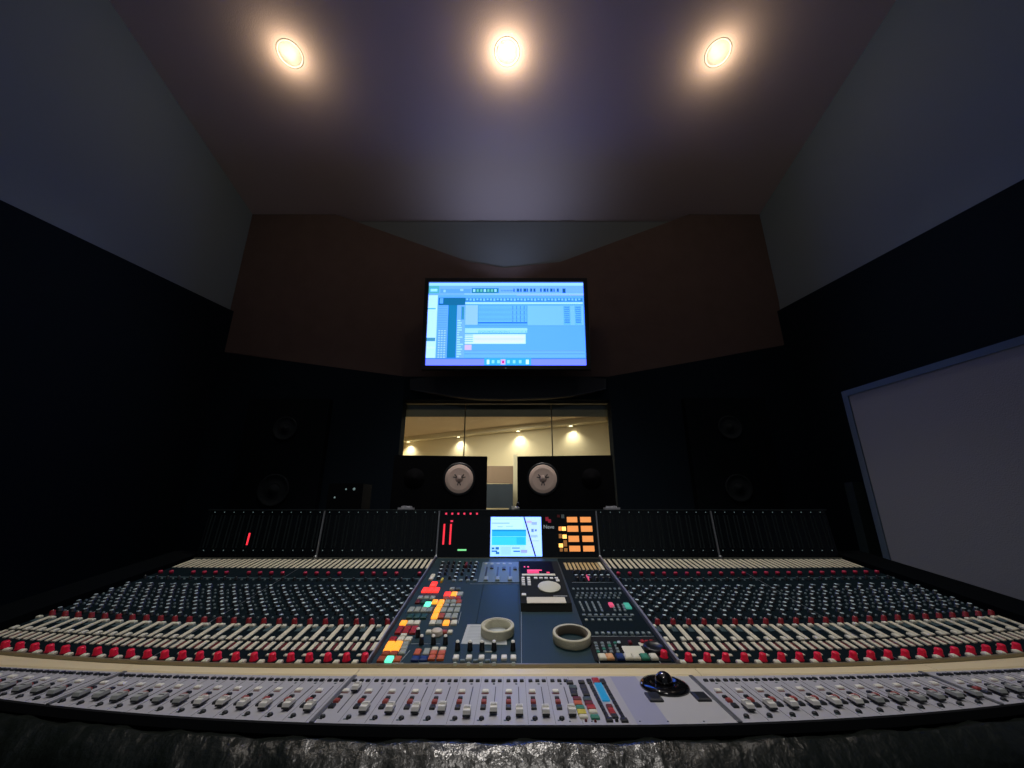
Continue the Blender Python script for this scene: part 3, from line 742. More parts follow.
# upper left module: knobs, then small faders on a grey plate
g = MB(); crect(g, 478, 562.5, 520, 582.8, 0, .002, m_centre2); part(g, 'small_fader_plate')
for j, y in enumerate((564, 567.5, 571.5, 575, 579)):
    for k in range(7):
        if (j + k) % 3 == 2 and j > 2: continue
        x = 443 + k * 5.6 - j * 1.1
        p = S(x, y); place('rotary_knob', k_b1 if (j * 3 + k) % 3 == 0 else k_b2, p_left if x > 468 else p_assign, Mt(p))
crow([454, 461, 468, 475], 579.8, 3.6, 1.2, 'steel', par=p_left)
for x in (486, 497.5, 510):
    cbtn(x, 573, 2.6, 13, 'black', h=.002, par=p_left, name='fader_slot'); cbtn(x, 578, 4.4, 3.2, 'steel', h=.009, par=p_left, name='fader_cap')
for x, y in ((492, 566.8), (504, 568), (515, 568)): cbtn(x, y, 3.4, 2.4, 'black', h=.007, par=p_left)
for x in (486, 492, 498, 504, 510): cbtn(x, 563.4, 3, 1.4, 'grey', h=.003, par=p_left)
cbtn(466.4, 564, 2.6, 3, 'dred', h=.012, par=p_left); cbtn(442, 579.5, 2, 3, 'yellow', h=.008, par=p_assign)
# monitor panel (right part of the centre)
PM = dict(par=p_mon)
g = MB()
for k in range(9):
    a = S(567.5 + k * 3.9, 566.6); crect(g, 566.4 + k * 4.1, 563, 568.9 + k * 4.1, 570, 0, .0016, mat('gold legend', (.55, .43, .20), .5))
for k in range(2): crect(g, 602.5 + k * 5.2, 562.6, 605.2 + k * 5.2, 570, 0, .0016, m_cream)
part(g, 'legend_bars')
for k in range(6):
    for y, kk in ((573.5, k_b2), (577.5, k_b1), (580.5, k_b2)):
        place('rotary_knob', kk, p_mon, Mt(S(574 + k * 6.4 + (y - 573) * .5, y)))
cbtn(588.5, 577, 2.6, 4.6, 'pink', h=.006, **PM, lab='lit pink button')
for k in range(11): cbtn(573.5 + k * 4.6, 588.4, 2, 1.2, 'steel', h=.003, **PM)
for r_ in range(3):
    for k in range(10): cbtn(578 + k * 4.7 - r_ * .9, 592.8 + r_ * 2.3, 2.2, 1.1, 'steel' if (k + r_) % 2 else 'slate', h=.003, **PM)
for k in range(4):
    for r_ in range(4): cbtn(580 + k * 6.2 + r_ * 1.2, 602.2 + r_ * 2.6, 1.8, 2, 'steel', h=.003, **PM)
for k in range(3):
    for r_ in range(3): cbtn(613 + k * 5 + r_ * 1, 604.6 + r_ * 2.6, 2, 1.6, 'steel', h=.003, **PM)
cbtn(611.2, 604, 4.4, 3.4, 'pink', **PM, lab='lit pink button'); cbtn(627.5, 605, 5.6, 4.6, 'Lteal', **PM)
for k in range(9): cbtn(584 + k * 6.0, 614.4, 3.2, 1.3, 'steel', h=.003, **PM); 
for k in range(8): cbtn(586.4 + k * 6.3, 619.3, 2.8, 1.4, 'steel' if k else 'grey', h=.003, **PM)
for k in range(10): cbtn(597 + k * 5.8, 632.6, 3.2, 1.8, 'steel', h=.004, **PM)
g = MB(); crect(g, 595, 637.5, 671, 661.5, 0, .0015, m_blackm); part(g, 'control_plate')
for k in range(4):
    for r_ in range(4): cbtn(595.6 + k * 6.6 + r_ * .9, 642.6 + r_ * 2.9, 3.2, 1.7, 'green' if (k + r_) % 4 == 3 else 'steel', h=.004, **PM)
cbtn(633, 649.6, 20, 7.4, 'cream', h=.003, **PM, name='label_plate'); cbtn(641.5, 644, 5, 3, 'cream', h=.003, **PM)
for x, y in ((630, 641.6), (642.4, 641), (647, 641.4), (651.5, 641)): cbtn(x, y, 3.6, 2.2, 'dred' if x < 640 else 'red', h=.007, **PM)
crow([602.2, 609.8, 620.2, 628.2, 636, 644.8, 653.6], 655.6, 7.4, 4.6, ['cream', 'peach', 'blue', 'cream', 'cream', 'green', 'cream'], name='key_button', h=.008, **PM)
for x, kk, y in ((664.2, k_red, 657.5),): place('red_knob', kk, p_mon, Mt(S(x, y)))
p = S(654.5, 650.5); g = MB(); g.lathe([(.0245, 0), (.0245, .008), (.022, .011), (.016, .0108), (.014, .009), (0, .009)], m_knob, n=32); place('jog_wheel', fin(g, 'jog_wheel'), p_mon, Mt(p))
postknob(619, 648, p_mon, h=.014, cap=m_cap)

# ================================================================== FADER RAIL
RP = .0413; WP = .0377
def rpatch(g, X0, X1, v0, v1, h0, h1, m): patch(g, rail, X0, X1, v0, v1, h0, h1, m)
rv = VR
EDG = [-.328 - 24 * WP - .045, -.328 - 12 * WP - .012, -.328, .322, .322 + 12 * WP + .012, .322 + 24 * WP + .045]
rails = []
for i in range(5):
    a, b = EDG[i] + .0008, EDG[i + 1] - .0008; g = MB()
    n = 16
    if i == 2:
        cuts = [(a, colx(628, 664) * 0 + R(627, 706).x, m_silver), (R(627, 706).x, R(657, 706).x, m_lav), (R(657, 706).x, b, m_plate)]
    else: cuts = [(a, b, m_silver)]
    for x0, x1, m in cuts:
        k = max(2, int((x1 - x0) / .03))
        for j in range(k):
            rpatch(g, x0 + (x1 - x0) * j / k, x0 + (x1 - x0) * (j + 1) / k, 0, 1, -.010, 0, m)
    rails.append(part(g, 'fader_panel'))
for x in (EDG[1], EDG[2], EDG[3], EDG[4]):
    g = MB(); rpatch(g, x - .0035, x + .0035, 0.0, 1, -.004, .002, mat('steel joint', (.22, .23, .25), .4, .6)); part(g, 'rail_joint')
# rail front lip
g = MB(); ribbon(g, lambda X: [Vector((X, yr1(X) - .003, ZR - .014)), Vector((X, yr1(X) - .003, ZR - .001)), Vector((X, yr1(X), ZR + .0005)), Vector((X, yr1(X) + .004, ZR - .014))], None, EDG[0], EDG[5], 40, m_blackm); part(g, 'rail_lip')
# fader cap
g = MB()
q = [(-.0058, -.011), (.0058, -.011), (.0058, .011), (-.0058, .011)]
def lev(sy, sx, z): return [Vector((a * sx, b * sy, z)) for a, b in q]
g.hexa(lev(1, 1, .003), lev(1, 1, .006), m_knob); g.hexa(lev(1, 1, .006), lev(.86, .95, .011), m_white)
g.hexa([Vector((a * .9, b * .30, .0085)) for a, b in q], [Vector((a * .85, b * .2, .0128)) for a, b in q], m_white)
g.box((0, 0, .0129), (.009, .0012, .0004), m_knob)
fcap = fin(g, 'fader_cap')
gd = MB()
gd.hexa(lev(1, 1, .003), lev(1, 1, .006), m_knob); gd.hexa(lev(1, 1, .006), lev(.86, .95, .011), mat('dimmed fader cap', (.42, .44, .42), .5)); gd.box((0, 0, .0115), (.009, .0012, .0006), m_knob)  # outer caps painted darker to imitate light falling off along the wings
fcap2 = fin(gd, 'fader_cap')
k_wk = keymesh(.0108, .0088, .004, mat('bright white key', (.95, .93, .82), .4)); k_bk = keymesh(.0075, .0062, .0035, BC['black'], 'push_button')
k_bk2 = keymesh(.0088, .0115, .004, BC['black'], 'push_button'); k_rk = keymesh(.0088, .0105, .0045, BC['dred'], 'push_button')
k_rk2 = keymesh(.0088, .0090, .0045, mat('dusty red button', (.34, .05, .04), .5), 'push_button')
g = MB(); g.lathe([(.0042, 0), (.0042, .002), (.003, .0035), (0, .004)], BC['black'], n=12); g.box((0, -.0045, .001), (.003, .003, .002), BC['black']); k_sel = fin(g, 'select_button')
def rmod(X0, par, cap, pcap, wing):
    g = MB(); RP = WP if wing else .0413; k_ = RP / .0413
    rpatch(g, X0 + .0272 * k_, X0 + .0286 * k_, rv(687), rv(714), 0, .0006, m_knob)
    rpatch(g, X0 + RP - .0006, X0 + RP - .0001, .02, .98, 0, .0004, mat('seam grey', (.12, .12, .13), .6))
    rpatch(g, X0 + .004, X0 + .0165 * k_, rv(692.2), rv(694), 0, .0006, BC['dred'])
    rpatch(g, X0 + .0035, X0 + .012, rv(720), rv(721), 0, .0005, BC['slate'])
    rpatch(g, X0 + .022, X0 + .026, rv(683.5), rv(684.5), 0, .0005, BC['slate'])
    sp = g.build('fader_strip', con, CI)
    def T_(x, py, h):
        y = R(512, py, h).y; vv = (yr0(0) - y) / (yr0(0) - yr1(0))
        return Matrix.Translation(rail(X0 + x * k_, vv))
    for x in (.0095, .0225, .0345): reg('push_button', k_bk, T_(x, 679.3, .0035), sp)
    reg('key_button', k_wk, T_(.0105, 689.6, .004), sp)
    reg('push_button', k_bk, T_(.0105, 696.2, .004), sp); reg('push_button', k_rk2, T_(.0105, 700, .004), sp); reg('push_button', k_bk2, T_(.0105, 705.4, .004), sp)
    reg('select_button', k_sel, T_(.0105, 716, .004), sp)
    reg('fader_cap', cap, T_(.028, pcap, .009), sp)
pcaps = [685.5, 706, 706, 706, 705, 709, 706, 708, 708, 708]
XM0 = R(570, 708).x - .028 - 9 * RP
for k in range(10): rmod(XM0 + k * RP, con, fcap, pcaps[k], False)
for s in (-1, 1):
    for k in range(24):
        gp = .010 if k < 12 else .026
        X0 = (EDG[3] + gp + k * WP) if s > 0 else (EDG[2] - gp - (k + 1) * WP)
        rmod(X0, con, fcap if k < 6 else fcap2, 705 + random.uniform(-.8, .8), True)
# button block on the centre rail
def rbtn(px, py, wp, lp, col, h=.004, name='push_button', lab=None):
    c = R(px, py, h * .8); dep = (c - CAM).dot(Vector((0, CC, SS))); w_ = wp / FPX * dep
    l_ = abs(R(px, py - lp / 2, h).y - R(px, py + lp / 2, h).y)
    m = BC[col] if isinstance(col, str) else col
    return place(name, kmesh(w_, l_, h, m, name), rails[2], Matrix.Translation(c), lab)
zx = lambda x: 560 + x / 12.8
zy = lambda y: 670 + y / 12.8
for x, y, w_, l_, c in [(125, 145, 6.5, 2.6, 'black'), (275, 142, 6, 2.4, 'black'), (375, 135, 4.6, 3.6, 'black'), (458, 125, 6.6, 4.6, 'red'), (548, 135, 5, 4, 'black'),
        (165, 208, 7.6, 2.6, 'slate'), (170, 250, 6.6, 3.2, 'black'), (182, 292, 6.6, 3.2, 'black'), (300, 205, 6.6, 3.6, 'black'), (318, 250, 6.4, 3.4, 'black'), (336, 293, 6.4, 3.4, 'black'),
        (218, 355, 8, 2.9, 'dred'), (230, 408, 8.2, 3.4, 'orange'), (258, 466, 8.2, 3.0, 'green'), (278, 522, 8.4, 3.8, 'yellow'), (302, 582, 8.4, 2.8, 'cream'),
        (348, 358, 8, 3.2, 'slate'), (370, 410, 8.2, 2.9, 'dred'), (398, 462, 8.4, 3.8, 'red'), (422, 520, 8.4, 2.8, 'cream'), (448, 588, 8.6, 3.2, 'green'),
        (630, 622, 6.6, 2.8, 'black'), (725, 628, 3, 1.2, 'black'), (822, 625, 7, 3, 'black')]:
    rbtn(zx(x), zy(y), w_, l_, c)
for x, y in ((332, 634), (452, 640)): rbtn(zx(x), zy(y), 2.2, 1.2, 'dred', h=.003)
for k in range(9):
    f = k / 8
    for x0, x1 in ((405, 600), (585, 800)):
        rbtn(zx(x0 + (x1 - x0) * f), zy(195 + 385 * f), 3.5, 3.3, 'black', h=.0035)
g = MB(); p0, p1 = R(zx(450), zy(175)), R(zx(645), zy(405)); p2 = R(zx(545), zy(175))
hw = (p2.x - p0.x); g.box(((p1.x - hw + p1.x) / 2, (p0.y + p1.y) / 2, ZR + .0012), (hw * .95, p0.y - p1.y, .0024), mat('blue display', (.01, .17, .34), .3, emit=(.01, .28, .55), estr=.45))
part(g, 'status_display', label='blue display strip')
for x, y, c in ((632, 455, 'dred'), (655, 500, 'red'), (672, 530, 'red'), (700, 575, 'black')): rbtn(zx(x), zy(y), 6, 3.0, c)
# trackball plate
pc = R(664.5, 686.5); rr = 24 / FPX * (pc - CAM).dot(Vector((0, CC, SS)))
g = MB(); g.lathe([(rr, 0), (rr * .99, .003), (rr * .9, .006), (rr * .55, .0085), (rr * .5, .006), (0, .006)], mat('gloss black', (.006, .006, .007), .12, coat=.5), Matrix.Translation((pc.x, pc.y, ZR)), 40); tbb = part(g, 'trackball_housing')
g = MB(); rb = rr * .36; g.lathe([(rb * math.cos(a), rb * math.sin(a) + .008) for a in [math.radians(-8 + 98 * k / 10) for k in range(11)]][:-1] + [(0, rb + .008)], MATS['gloss black'], Matrix.Translation((pc.x, pc.y, ZR)), 28)
g.build('trackball', con, CI, label='glossy black ball')
for a in (R(654, 698), R(701, 697.5)):
    g = MB(); 
    g.key((a.x, a.y, ZR), (.022 * 1.05, .032, .004), BC['black'], .15); part(g, 'push_button')
g = MB()
for x in (570, 592, 640, 668, 704): p = R(x, 721.5); g.lathe([(.0016, 0), (.0012, .0008), (0, .0009)], m_ink, Matrix.Translation((p.x, p.y, ZR)), 8)
part(g, 'panel_screws')

flush()

# ================================================================== METER BRIDGE
YB0, ZB0 = 1.745, CH - .190; YB1, ZB1 = 1.770, CH - .004
def bridge(X, f, h=0.0):      # f 0 bottom .. 1 top ; h out of the face
    n = Vector((0, -(ZB1 - ZB0), (YB1 - YB0))).normalized()
    return Vector((X, YB0 + (YB1 - YB0) * f, ZB0 + (ZB1 - ZB0) * f)) + n * h
def bpatch(g, X0, X1, f0, f1, h0, h1, m):
    q = [(X0, f0), (X1, f0), (X1, f1), (X0, f1)]; g.hexa([bridge(a, b, h0) for a, b in q], [bridge(a, b, h1) for a, b in q], m)
g = MB()
XM = XE + .01
q0 = bridge(0, 0, -.012); q1 = bridge(0, 1, -.012)
sec = lambda X: [Vector((X, q0.y, q0.z - .01)), Vector((X, q1.y, q1.z)), Vector((X, 2.20, CH - .012)), Vector((X, 2.20, CH - .16)), Vector((X, 1.96, CH - .24))]
ribbon(g, sec, None, -XM, XM, 2, m_frame)
mbp = part(g, 'meter_bridge')
def bpart(g, name, **k): return g.build(name, mbp, None, **k)
bf = lambda py: max(0, min(1, (hit(512, py, (0, YB0, ZB0), Vector((0, -(ZB1 - ZB0), (YB1 - YB0)))).z - ZB0) / (ZB1 - ZB0)))
def bx(px, py): return hit(px, py, (0, YB0, ZB0), Vector((0, -(ZB1 - ZB0), (YB1 - YB0)))).x
def brect(g, x0, y0, x1, y1, h0, h1, m):
    xa, xb = bx(x0, (y0 + y1) / 2), bx(x1, (y0 + y1) / 2); bpatch(g, xa, xb, bf(y1), bf(y0), h0, h1, m)
for s in (-1, 1):
    for i in range(24):
        X0 = (XC + i * P) if s > 0 else (-XC - (i + 1) * P)
        g = MB(); bpatch(g, X0 + .0004, X0 + P - .0004, 0.0, .985, -.011, 0, m_meter)
        bpatch(g, X0 + .010, X0 + .015, .20, .88, 0, .001, m_meterb); bpatch(g, X0 + .024, X0 + .029, .20, .88, 0, .001, m_meterb)
        me_ = bpart(g, 'channel_meter')
        g2 = MB()
        bpatch(g2, X0 + .0185, X0 + .0212, .935, .950, 0, .0012, m_dot); bpatch(g2, X0 + .0185, X0 + .0212, .145, .160, 0, .0012, m_dot)
        g2.v = g2.v; bpart(g2, 'indicator_light')
# edge line along the top, silver dividers
g = MB(); bpatch(g, -XM, XM, .987, 1.0, -.011, .003, mat('bridge top edge', (.05, .065, .07), .4, .4)); bpart(g, 'top_edge')
g = MB(); bpatch(g, -XM, XM, -.03, .008, -.005, .006, mat('bridge foot', (.26, .26, .20), .4, .4)); bpart(g, 'bottom_edge')
for x in (-XC - 12 * P, -XC, XC, XC + 12 * P):
    g = MB(); bpatch(g, x - .0025, x + .0025, -.02, .97, -.005, .005, m_line)
    g.lathe([(.006, 0), (.006, .008), (0, .009)], m_line, Matrix.Translation(bridge(x, .02, .004)) @ Matrix.Rotation(math.radians(80), 4, 'X'), 10); bpart(g, 'divider')
# centre of the bridge
g = MB(); bpatch(g, -XC + .003, XC - .003, .0, .985, -.011, 0, m_meter); bpart(g, 'centre_panel')
g = MB(); brect(g, 489.5, 516.5, 542, 557, 0, .002, m_black); bpart(g, 'screen_surround')
SX0, SX1 = bx(490.5, 537), bx(541.6, 537); 
g = MB()
def D(a, b, c, d, col, lvl=2, mm=None, sk=0):  # grid of 295 x 225
    f0, f1 = bf(556.5), bf(517)
    X = lambda t: SX0 + (SX1 - SX0) * t / 295
    F = lambda t: f1 + (f0 - f1) * t / 225
    h = .0022 + lvl * .0003
    pts = [bridge(X(a + sk), F(d), h), bridge(X(c + sk), F(d), h), bridge(X(c), F(b), h), bridge(X(a), F(b), h)]
    g.add(pts, [(0, 1, 2, 3)], mm or E(col, 1.0))
D(0, 0, 295, 225, (.50, .78, .92), 0); D(4, 5, 190, 70, (.62, .84, .94), 1); D(200, 5, 290, 215, (.62, .76, .95), 1)
D(8, 34, 110, 39, (.25, .42, .62)); D(8, 12, 170, 15, (.40, .62, .75)); D(40, 54, 70, 60, (.40, .60, .72)); D(90, 52, 130, 58, (.45, .65, .78))
D(8, 74, 206, 84, (.01, .30, .50)); D(8, 84, 206, 113, (.03, .46, .74)); D(8, 114, 205, 162, (.05, .62, .86)); D(150, 118, 198, 158, (.03, .50, .74), 3)
for a, b, c, d in ((8, 175, 24, 186), (30, 173, 50, 187), (8, 192, 40, 200), (32, 200, 52, 212), (124, 176, 168, 181), (132, 193, 170, 200)): D(a, b, c, d, (.02, .16, .34), 3)
D(174, 188, 210, 205, (.40, .40, .70), 3); D(60, 170, 118, 215, (.42, .68, .85), 2)
D(210, 22, 240, 36, (.62, .45, .72), 3); D(238, 30, 270, 46, (.35, .45, .68), 3); D(236, 70, 250, 88, (.15, .25, .45), 3); D(256, 72, 268, 84, (.15, .25, .45), 3)
D(232, 104, 272, 118, (.42, .55, .75), 3); D(215, 135, 280, 140, (.48, .60, .80), 3); D(225, 170, 260, 174, (.48, .60, .80), 3)
D(191, 2, 199, 224, None, 6, m_blackm, 62)
bpart(g, 'display_screen', label='pale blue lit computer display')
g = MB(); [brect(g, x, 524, x + 1.7, 544.5, 0, .0015, m_redled) for x in (443, 449.6)]; brect(g, 450.6, 520.3, 453, 522, 0, .0015, m_reddot); bpart(g, 'level_meter', label='two red lit level bars')
for x in (446.2, 452.3, 458.4, 464.4, 470.6, 477): g = MB(); brect(g, x - .9, 512.8, x + .9, 514.6, 0, .0015, m_reddot); bpart(g, 'indicator_light', label='red indicator light')
g = MB(); brect(g, 457.6, 549.2, 466.4, 550.8, 0, .0015, m_grnled); bpart(g, 'indicator_light', label='green indicator bar')
xr = W
for s_ in range(1):
    p0_ = CAM + ray(251, 533) * 1.0
g = MB(); brect(g, 247.6, 533, 249.2, 545, .0008, .002, m_redled); bpart(g, 'level_meter', label='short red lit level bar')
sc4 = lambda x: 515 + x / 12.05
sy4 = lambda y: 505 + y / 12.05
for x0, y0, x1, y1 in ((625, 145, 748, 208), (785, 145, 912, 208), (630, 252, 760, 322), (795, 252, 930, 322), (645, 372, 770, 444), (812, 372, 940, 444), (655, 492, 785, 560), (822, 492, 955, 560)):
    g = MB(); brect(g, sc4(x0), sy4(y0), sc4(x1), sy4(y1), 0, .004, m_amber); bpart(g, 'lit_button', label='amber lit button')
for x, y in ((588, 285), (597, 380), (553, 487)):
    g = MB(); brect(g, sc4(x - 24), sy4(y - 22), sc4(x + 24), sy4(y + 24), 0, .004, m_amberhot); bpart(g, 'lit_button', label='small bright amber button')
for x0, y0, x1, y1, m in ((525, 260, 558, 310, m_amber), (528, 350, 562, 400, mat('dim amber', (.25, .12, .05), .5, emit=(.5, .2, .05), estr=.5)), (585, 425, 625, 500, MATS['dim amber']), (540, 520, 575, 560, MATS['dim amber']), (592, 520, 632, 560, MATS['dim amber']),
                       (505, 118, 540, 150, BC['dred']), (556, 115, 592, 160, BC['steel'])):
    g = MB(); brect(g, sc4(x0), sy4(y0), sc4(x1), sy4(y1), 0, .003, m); bpart(g, 'push_button')
# maker's badge: red swoosh mark and lettering
g = MB(); 
for a, b in (((545.5, 517), (548.5, 521)), ((548, 519.2), (551, 522.6))):
    brect(g, a[0], a[1], b[0], b[1], 0, .001, mat('badge red', (.30, .02, .05), .5, emit=(.5, .02, .06), estr=.25))
bpart(g, 'badge_mark', label='small red emblem')
tcu = bpy.data.curves.new('badge_lettering', 'FONT'); tcu.body = 'Neve'; tcu.size = .021; tcu.extrude = .0004; tcu.align_x = 'CENTER'; tcu.align_y = 'CENTER'
tcu.materials.append(glow('badge white', (.45, .50, .52), .45))
to = bpy.data.objects.new('badge_lettering', tcu); L(to); to.parent = mbp
pb = bridge(bx(548.8, 527), bf(527), .001)
to.matrix_local = Matrix.Translation(pb) @ Matrix.Rotation(math.radians(90 - 7.7), 4, 'X')
bpy.context.view_layer.update()
dg_ = bpy.context.evaluated_depsgraph_get(); tm = bpy.data.meshes.new_from_object(to.evaluated_get(dg_)); tm.name = 'badge_lettering'
to2 = bpy.data.objects.new('badge_lettering', tm); L(to2); to2.parent = mbp; to2.matrix_local = to.matrix_local.copy(); bpy.data.objects.remove(to); to2.name = 'badge_lettering'; to2['label'] = 'small pale maker lettering'

# ================================================================== THINGS ON THE CONSOLE
# masking tape rolls
def tape(px, py, ro, ri, h, lab, cm):
    p = S(px, py); g = MB(); n = 48
    r = empty('tape_roll'); r.matrix_world = Mt(p + NM * .0004); tag(r, lab, 'tape')
    prof = [(ri + .003, 0), (ro, 0), (ro + .0005, .002), (ro + .0005, h - .002), (ro, h), (ri + .003, h)]
    vs = [(q[0] * math.cos(2 * math.pi * k / n), q[0] * math.sin(2 * math.pi * k / n), q[1]) for q in prof for k in range(n)]
    g.add(vs, [(q * n + k, q * n + (k + 1) % n, (q + 1) * n + (k + 1) % n, (q + 1) * n + k) for q in range(5) for k in range(n)], m_tape, True)
    g.build('tape', r)
    g = MB(); prof = [(ri, 0), (ri + .003, 0), (ri + .003, h - .001), (ri, h - .001), (ri, 0)]
    vs = [(q[0] * math.cos(2 * math.pi * k / n), q[0] * math.sin(2 * math.pi * k / n), q[1]) for q in prof for k in range(n)]
    g.add(vs, [(q * n + k, q * n + (k + 1) % n, (q + 1) * n + (k + 1) % n, (q + 1) * n + k) for q in range(4) for k in range(n)], cm, True)
    g.build('cardboard_core', r)
tape(497.5, 633.5, .0405, .032, .020, 'roll of cream masking tape resting on the sheet of paper', m_tape)
tape(571.8, 641, .0445, .0355, .019, 'roll of cream masking tape lying flat on the dark panel', m_tapein)
# sheet of paper under the tape
g = MB(); h = .0003
pp = [S(467.5, 624.5), S(461, 643.8), S(507, 644.8), S(505, 624.5)]
M_ = Mt(pp[1]); Mi = M_.inverted(); a4 = [Mi @ p for p in pp]
g.hexa([p for p in (a4[1], a4[2], a4[3], a4[0])], [p + Vector((0, 0, h)) for p in (a4[1], a4[2], a4[3], a4[0])], m_paper)
def Lp(s, t): return a4[0].lerp(a4[3], s).lerp(a4[1].lerp(a4[2], s), t) + Vector((0, 0, h + .0001))
for k in range(11):
    t0 = .10 + k * .075
    g.add([Lp(.08, t0 + .02), Lp(.75 - .1 * (k % 3), t0 + .02), Lp(.75 - .1 * (k % 3), t0), Lp(.08, t0)], [(0, 1, 2, 3)], m_ink if k == 0 else mat('faint ink', (.33, .37, .40), .8))
o = g.build('paper_sheet', None, M_); tag(o, 'small sheet of printed paper lying under the left tape roll', 'paper')
# reverb remote control
c0, c1, c2, c3 = S(523.5, 561), S(517, 611), S(573, 611), S(563.5, 561)
Wr = (colx(572, 606) - colx(519, 606)) * .94; cx = (colx(572, 606) + colx(519, 606)) / 2
yb, yt = S(545, 612).y, S(545, 561, .027).y; Lr = math.hypot(yt - yb, (yt - yb) * MS)
r = empty('remote_control'); r.matrix_world = Mt(Vector((cx, yb, zmain(yb))) + NM * .0005)
tag(r, 'black desktop remote control with a round cream pad and red display', 'remote control')
hr0, hr1 = .018, .026
g = MB(); a = Wr / 2
g.hexa([Vector((-a, 0, 0)), Vector((a, 0, 0)), Vector((a, Lr, 0)), Vector((-a, Lr, 0))], [Vector((-a, .012, hr0)), Vector((a, .012, hr0)), Vector((a, Lr, hr1)), Vector((-a, Lr, hr1))], mat('remote casing', (.010, .012, .010), .8, spec=.15))
g.build('casing', r)
Mr = Matrix.Rotation(math.atan2(hr1 - hr0, Lr - .012), 4, 'X'); Mr.translation = (0, .012, hr0)
rx = lambda x: (x - 390) / 620 * Wr * .98             # zoom picture column
Lz = Lr - .012
ry = lambda y: Lz * (1 - (y - 75) / 545) ** 1.0 if y else 0
# non linear: rows by sight line
def ryy(y):
    p = hit(545, 555 + y / 12.8, r.matrix_world @ (Mr @ Vector((0, 0, 0))), (r.matrix_world.to_3x3() @ Mr.to_3x3()) @ Vector((0, 0, 1)))
    return (Mr.inverted() @ (r.matrix_world.inverted() @ p)).y
bpy.context.view_layer.update()
def rb(x0, y0, x1, y1, m, name, h=.002, lab=None):
    g = MB(); k = 1 + .0
    ya, yb_ = ryy(y1), ryy(y0); g.key((rx((x0 + x1) / 2), (ya + yb_) / 2, 0), (abs(rx(x1) - rx(x0)), yb_ - ya, h), m, .12, Mr); return g.build(name, r, None, label=lab)
rb(95, 85, 605, 240, mat('remote window', (.003, .004, .012), .7, spec=.04), 'display_window', .001)
g = MB()
for x0, y0, x1, y1, m in ((195, 192, 420, 206, m_reddot), (195, 208, 370, 240, mat('display red', (.4, .01, .02), .4, emit=(.85, .01, .05), estr=.8)), (150, 150, 172, 164, m_reddot), (205, 150, 232, 164, m_reddot), (485, 222, 530, 238, m_reddot)):
    ya, yb_ = ryy(y1), ryy(y0); g.box((rx((x0 + x1) / 2), (ya + yb_) / 2, .0013), (rx(x1) - rx(x0), yb_ - ya, .0006), m, Mr)
g.build('display_readout', r, label='red lit readout')
rb(110, 244, 605, 266, m_key, 'divider_bar', .002)
for y in (298, 326, 354, 382):
    for x in (125, 205): rb(x - 24, y - 9, x + 24, y + 9, m_white, 'push_button', .003)
for x in (308, 384, 460, 536, 608): rb(x - 24, 291, x + 24, 309, m_white, 'push_button', .003)
rb(592, 320, 640, 342, m_white, 'push_button', .003); rb(92, 500, 148, 524, m_white, 'push_button', .003)
yc = (ryy(345) + ryy(490)) / 2; ra = abs(rx(628) - rx(318)) / 2
g = MB(); g.lathe([(ra, 0), (ra, .003), (ra * .96, .004), (0, .0042)], mat('cream pad', (.60, .60, .48), .6), Mr @ Matrix.Translation((rx(473), yc, 0)), 40, sy=abs(ryy(345) - ryy(490)) / 2 / ra); g.build('touch_pad', r, label='round cream pad')
rb(500, 520, 680, 530, mat('small grey legend', (.25, .26, .24), .6), 'legend', .0006)
rb(152, 542, 640, 618, m_cream, 'label_strip', .0015, lab='cream strip along the front')
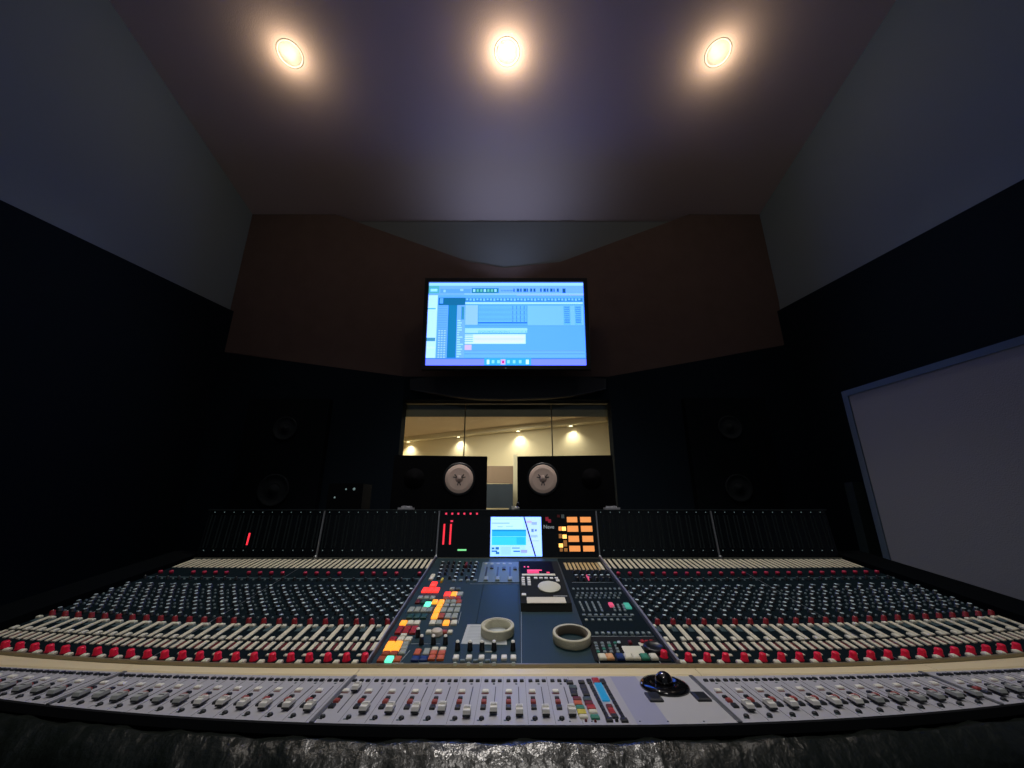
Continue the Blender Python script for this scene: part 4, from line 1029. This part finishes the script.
# ---- near-field monitors on the bridge
def monitor(px0, px1, rot, pcone, lab):
    Y = 1.955; z0 = CH - .008; z1 = W(500, 455.5, Y)[1]; Hh = z1 - z0
    xa, xb = W(px0, 480, Y)[0], W(px1, 480, Y)[0]; Wd = xb - xa
    inner = xb if rot > 0 else xa
    r = empty('studio_monitor', ((xa + xb) / 2, Y, z0)); tag(r, lab, 'speaker')
    r.rotation_euler = (0, 0, rot)
    g = MB(); 
    e_ = .006
    m_cab = mat('cabinet black', (.0035, .004, .005), .8, spec=.08); g.box((0, .11, Hh / 2), (Wd, .20, Hh), m_cab); g.box((0, .007, Hh / 2), (Wd - 2 * e_, .006, Hh - 2 * e_), m_cab)
    g.build('cabinet', r)
    xc = W(pcone, 479, Y)[0] - (xa + xb) / 2; zc_ = W(459, 478.8, Y)[1] - z0
    MM = Matrix.Translation((xc, .004, zc_)) @ Matrix.Rotation(math.radians(90), 4, 'X')
    rc = .067
    g = MB(); g.lathe([(rc * 1.17, -.001), (rc * 1.17, .004), (rc * 1.02, .007), (rc * 1.0, .005)], m_knob, MM, 36); g.build('surround', r)
    g = MB(); n = 36; prof = [(rc, .008), (rc * .97, .0095), (rc * .30, .0045), (rc * .27, .008), (0, .013)]
    g.lathe(prof, None, MM, n, mats=[m_cone, m_cone, m_cone, mat('dust cap', (.45, .34, .30), .7)]); g.build('woofer_cone', r, label='white paper woofer cone')
    g = MB()      # three cornered mark printed across the cone
    for a0 in (90, 210, 330):
        for da in (-14, 14):
            t = math.radians(a0 + 180); t2 = math.radians(a0 + 180 + da)
            p0, p1 = (rc * .14 * math.cos(t), rc * .14 * math.sin(t)), (rc * .46 * math.cos(t2), rc * .46 * math.sin(t2))
            d_ = Vector((p1[0] - p0[0], p1[1] - p0[1], 0)).normalized(); n_ = Vector((-d_.y, d_.x, 0)) * .0022
            q = [Vector((*p0, .0)) - n_, Vector((*p1, .0)) - n_, Vector((*p1, .0)) + n_, Vector((*p0, .0)) + n_]
            g.hexa([MM @ (p + Vector((0, 0, .005))) for p in q], [MM @ (p + Vector((0, 0, .0095))) for p in q], mat('cone mark', (.06, .05, .05), .6))
    g.build('cone_mark', r)
    tx = -math.copysign(Wd * .27, xc); MT = Matrix.Translation((tx, .004, zc_)) @ Matrix.Rotation(math.radians(90), 4, 'X')
    g = MB(); g.lathe([(.048, -.001), (.048, .003), (.020, .002), (.018, .006), (0, .009)], mat('tweeter black', (.004, .004, .005), .9, spec=.05), MT, 28); g.build('tweeter', r)
monitor(393, 487, .10, 459, 'black monitor speaker with a white cone on the bridge, left of the gap')
monitor(517, 613.5, -.10, 543, 'black monitor speaker with a white cone on the bridge, right of the gap')
# small metal plates on the bridge top
for px, lab in ((406, 'small flat metal clip on the bridge top below the left monitor'), (611, 'small flat metal clip on the bridge top below the right monitor')):
    x0, z0 = W(px - 7, 505, 1.80); x1, _ = W(px + 8, 505, 1.80)
    g = MB(); g.box((0, 0, .004), (x1 - x0, .03, .008), m_silver); g.box((0, .008, .011), ((x1 - x0) * .7, .012, .006), m_silver)
    o = g.build('metal_clip', None, Matrix.Translation(((x0 + x1) / 2, 1.80, CH - .0035))); tag(o, lab, 'clip')
x0, z0 = W(517, 505, 1.80)
r = empty('gooseneck_lamp', (x0, 1.80, CH - .0035)); tag(r, 'tiny black and white gooseneck lamp on the bridge top between the monitors', 'lamp')
g = MB(); g.lathe([(.010, 0), (.010, .008), (.006, .012), (0, .012)], m_white, None, 14); g.build('base', r)
g = MB(); g.tube([(0, 0, .010), (0, -.004, .022), (.004, -.014, .028), (.008, -.026, .022)], .0035, m_knob); g.build('neck', r)
g = MB(); g.box((-.016, -.002, .007), (.014, .014, .014), m_white); g.build('clamp', r)

# added small dark box to carry faint glowing dots on the bridge, left of the monitors
Yb = 1.90
x0, z1 = W(329, 484, Yb); x1, z0 = W(361, 507, Yb)
r = empty('dotted_box', ((x0 + x1) / 2, Yb, CH - .0085)); tag(r, 'small dark box with pale glowing dots on the bridge top, far left of the monitors', 'box')
hb = z1 - (CH - .011)
g = MB(); g.box((0, .06, hb / 2), (x1 - x0, .12, hb), MATS['cabinet black']); g.build('casing', r)
for px, py, sz in ((334.5, 498, .004), (346, 489.8, .004), (354, 489.6, .006)):
    x, z = W(px, py, Yb); g = MB(); g.lathe([(sz, 0), (sz * .8, .002), (0, .0025)], m_dot, Matrix.Translation((x - (x0 + x1) / 2, .0, z - (CH - .011))) @ Matrix.Rotation(math.radians(90), 4, 'X'), 12); g.build('indicator_light', r)
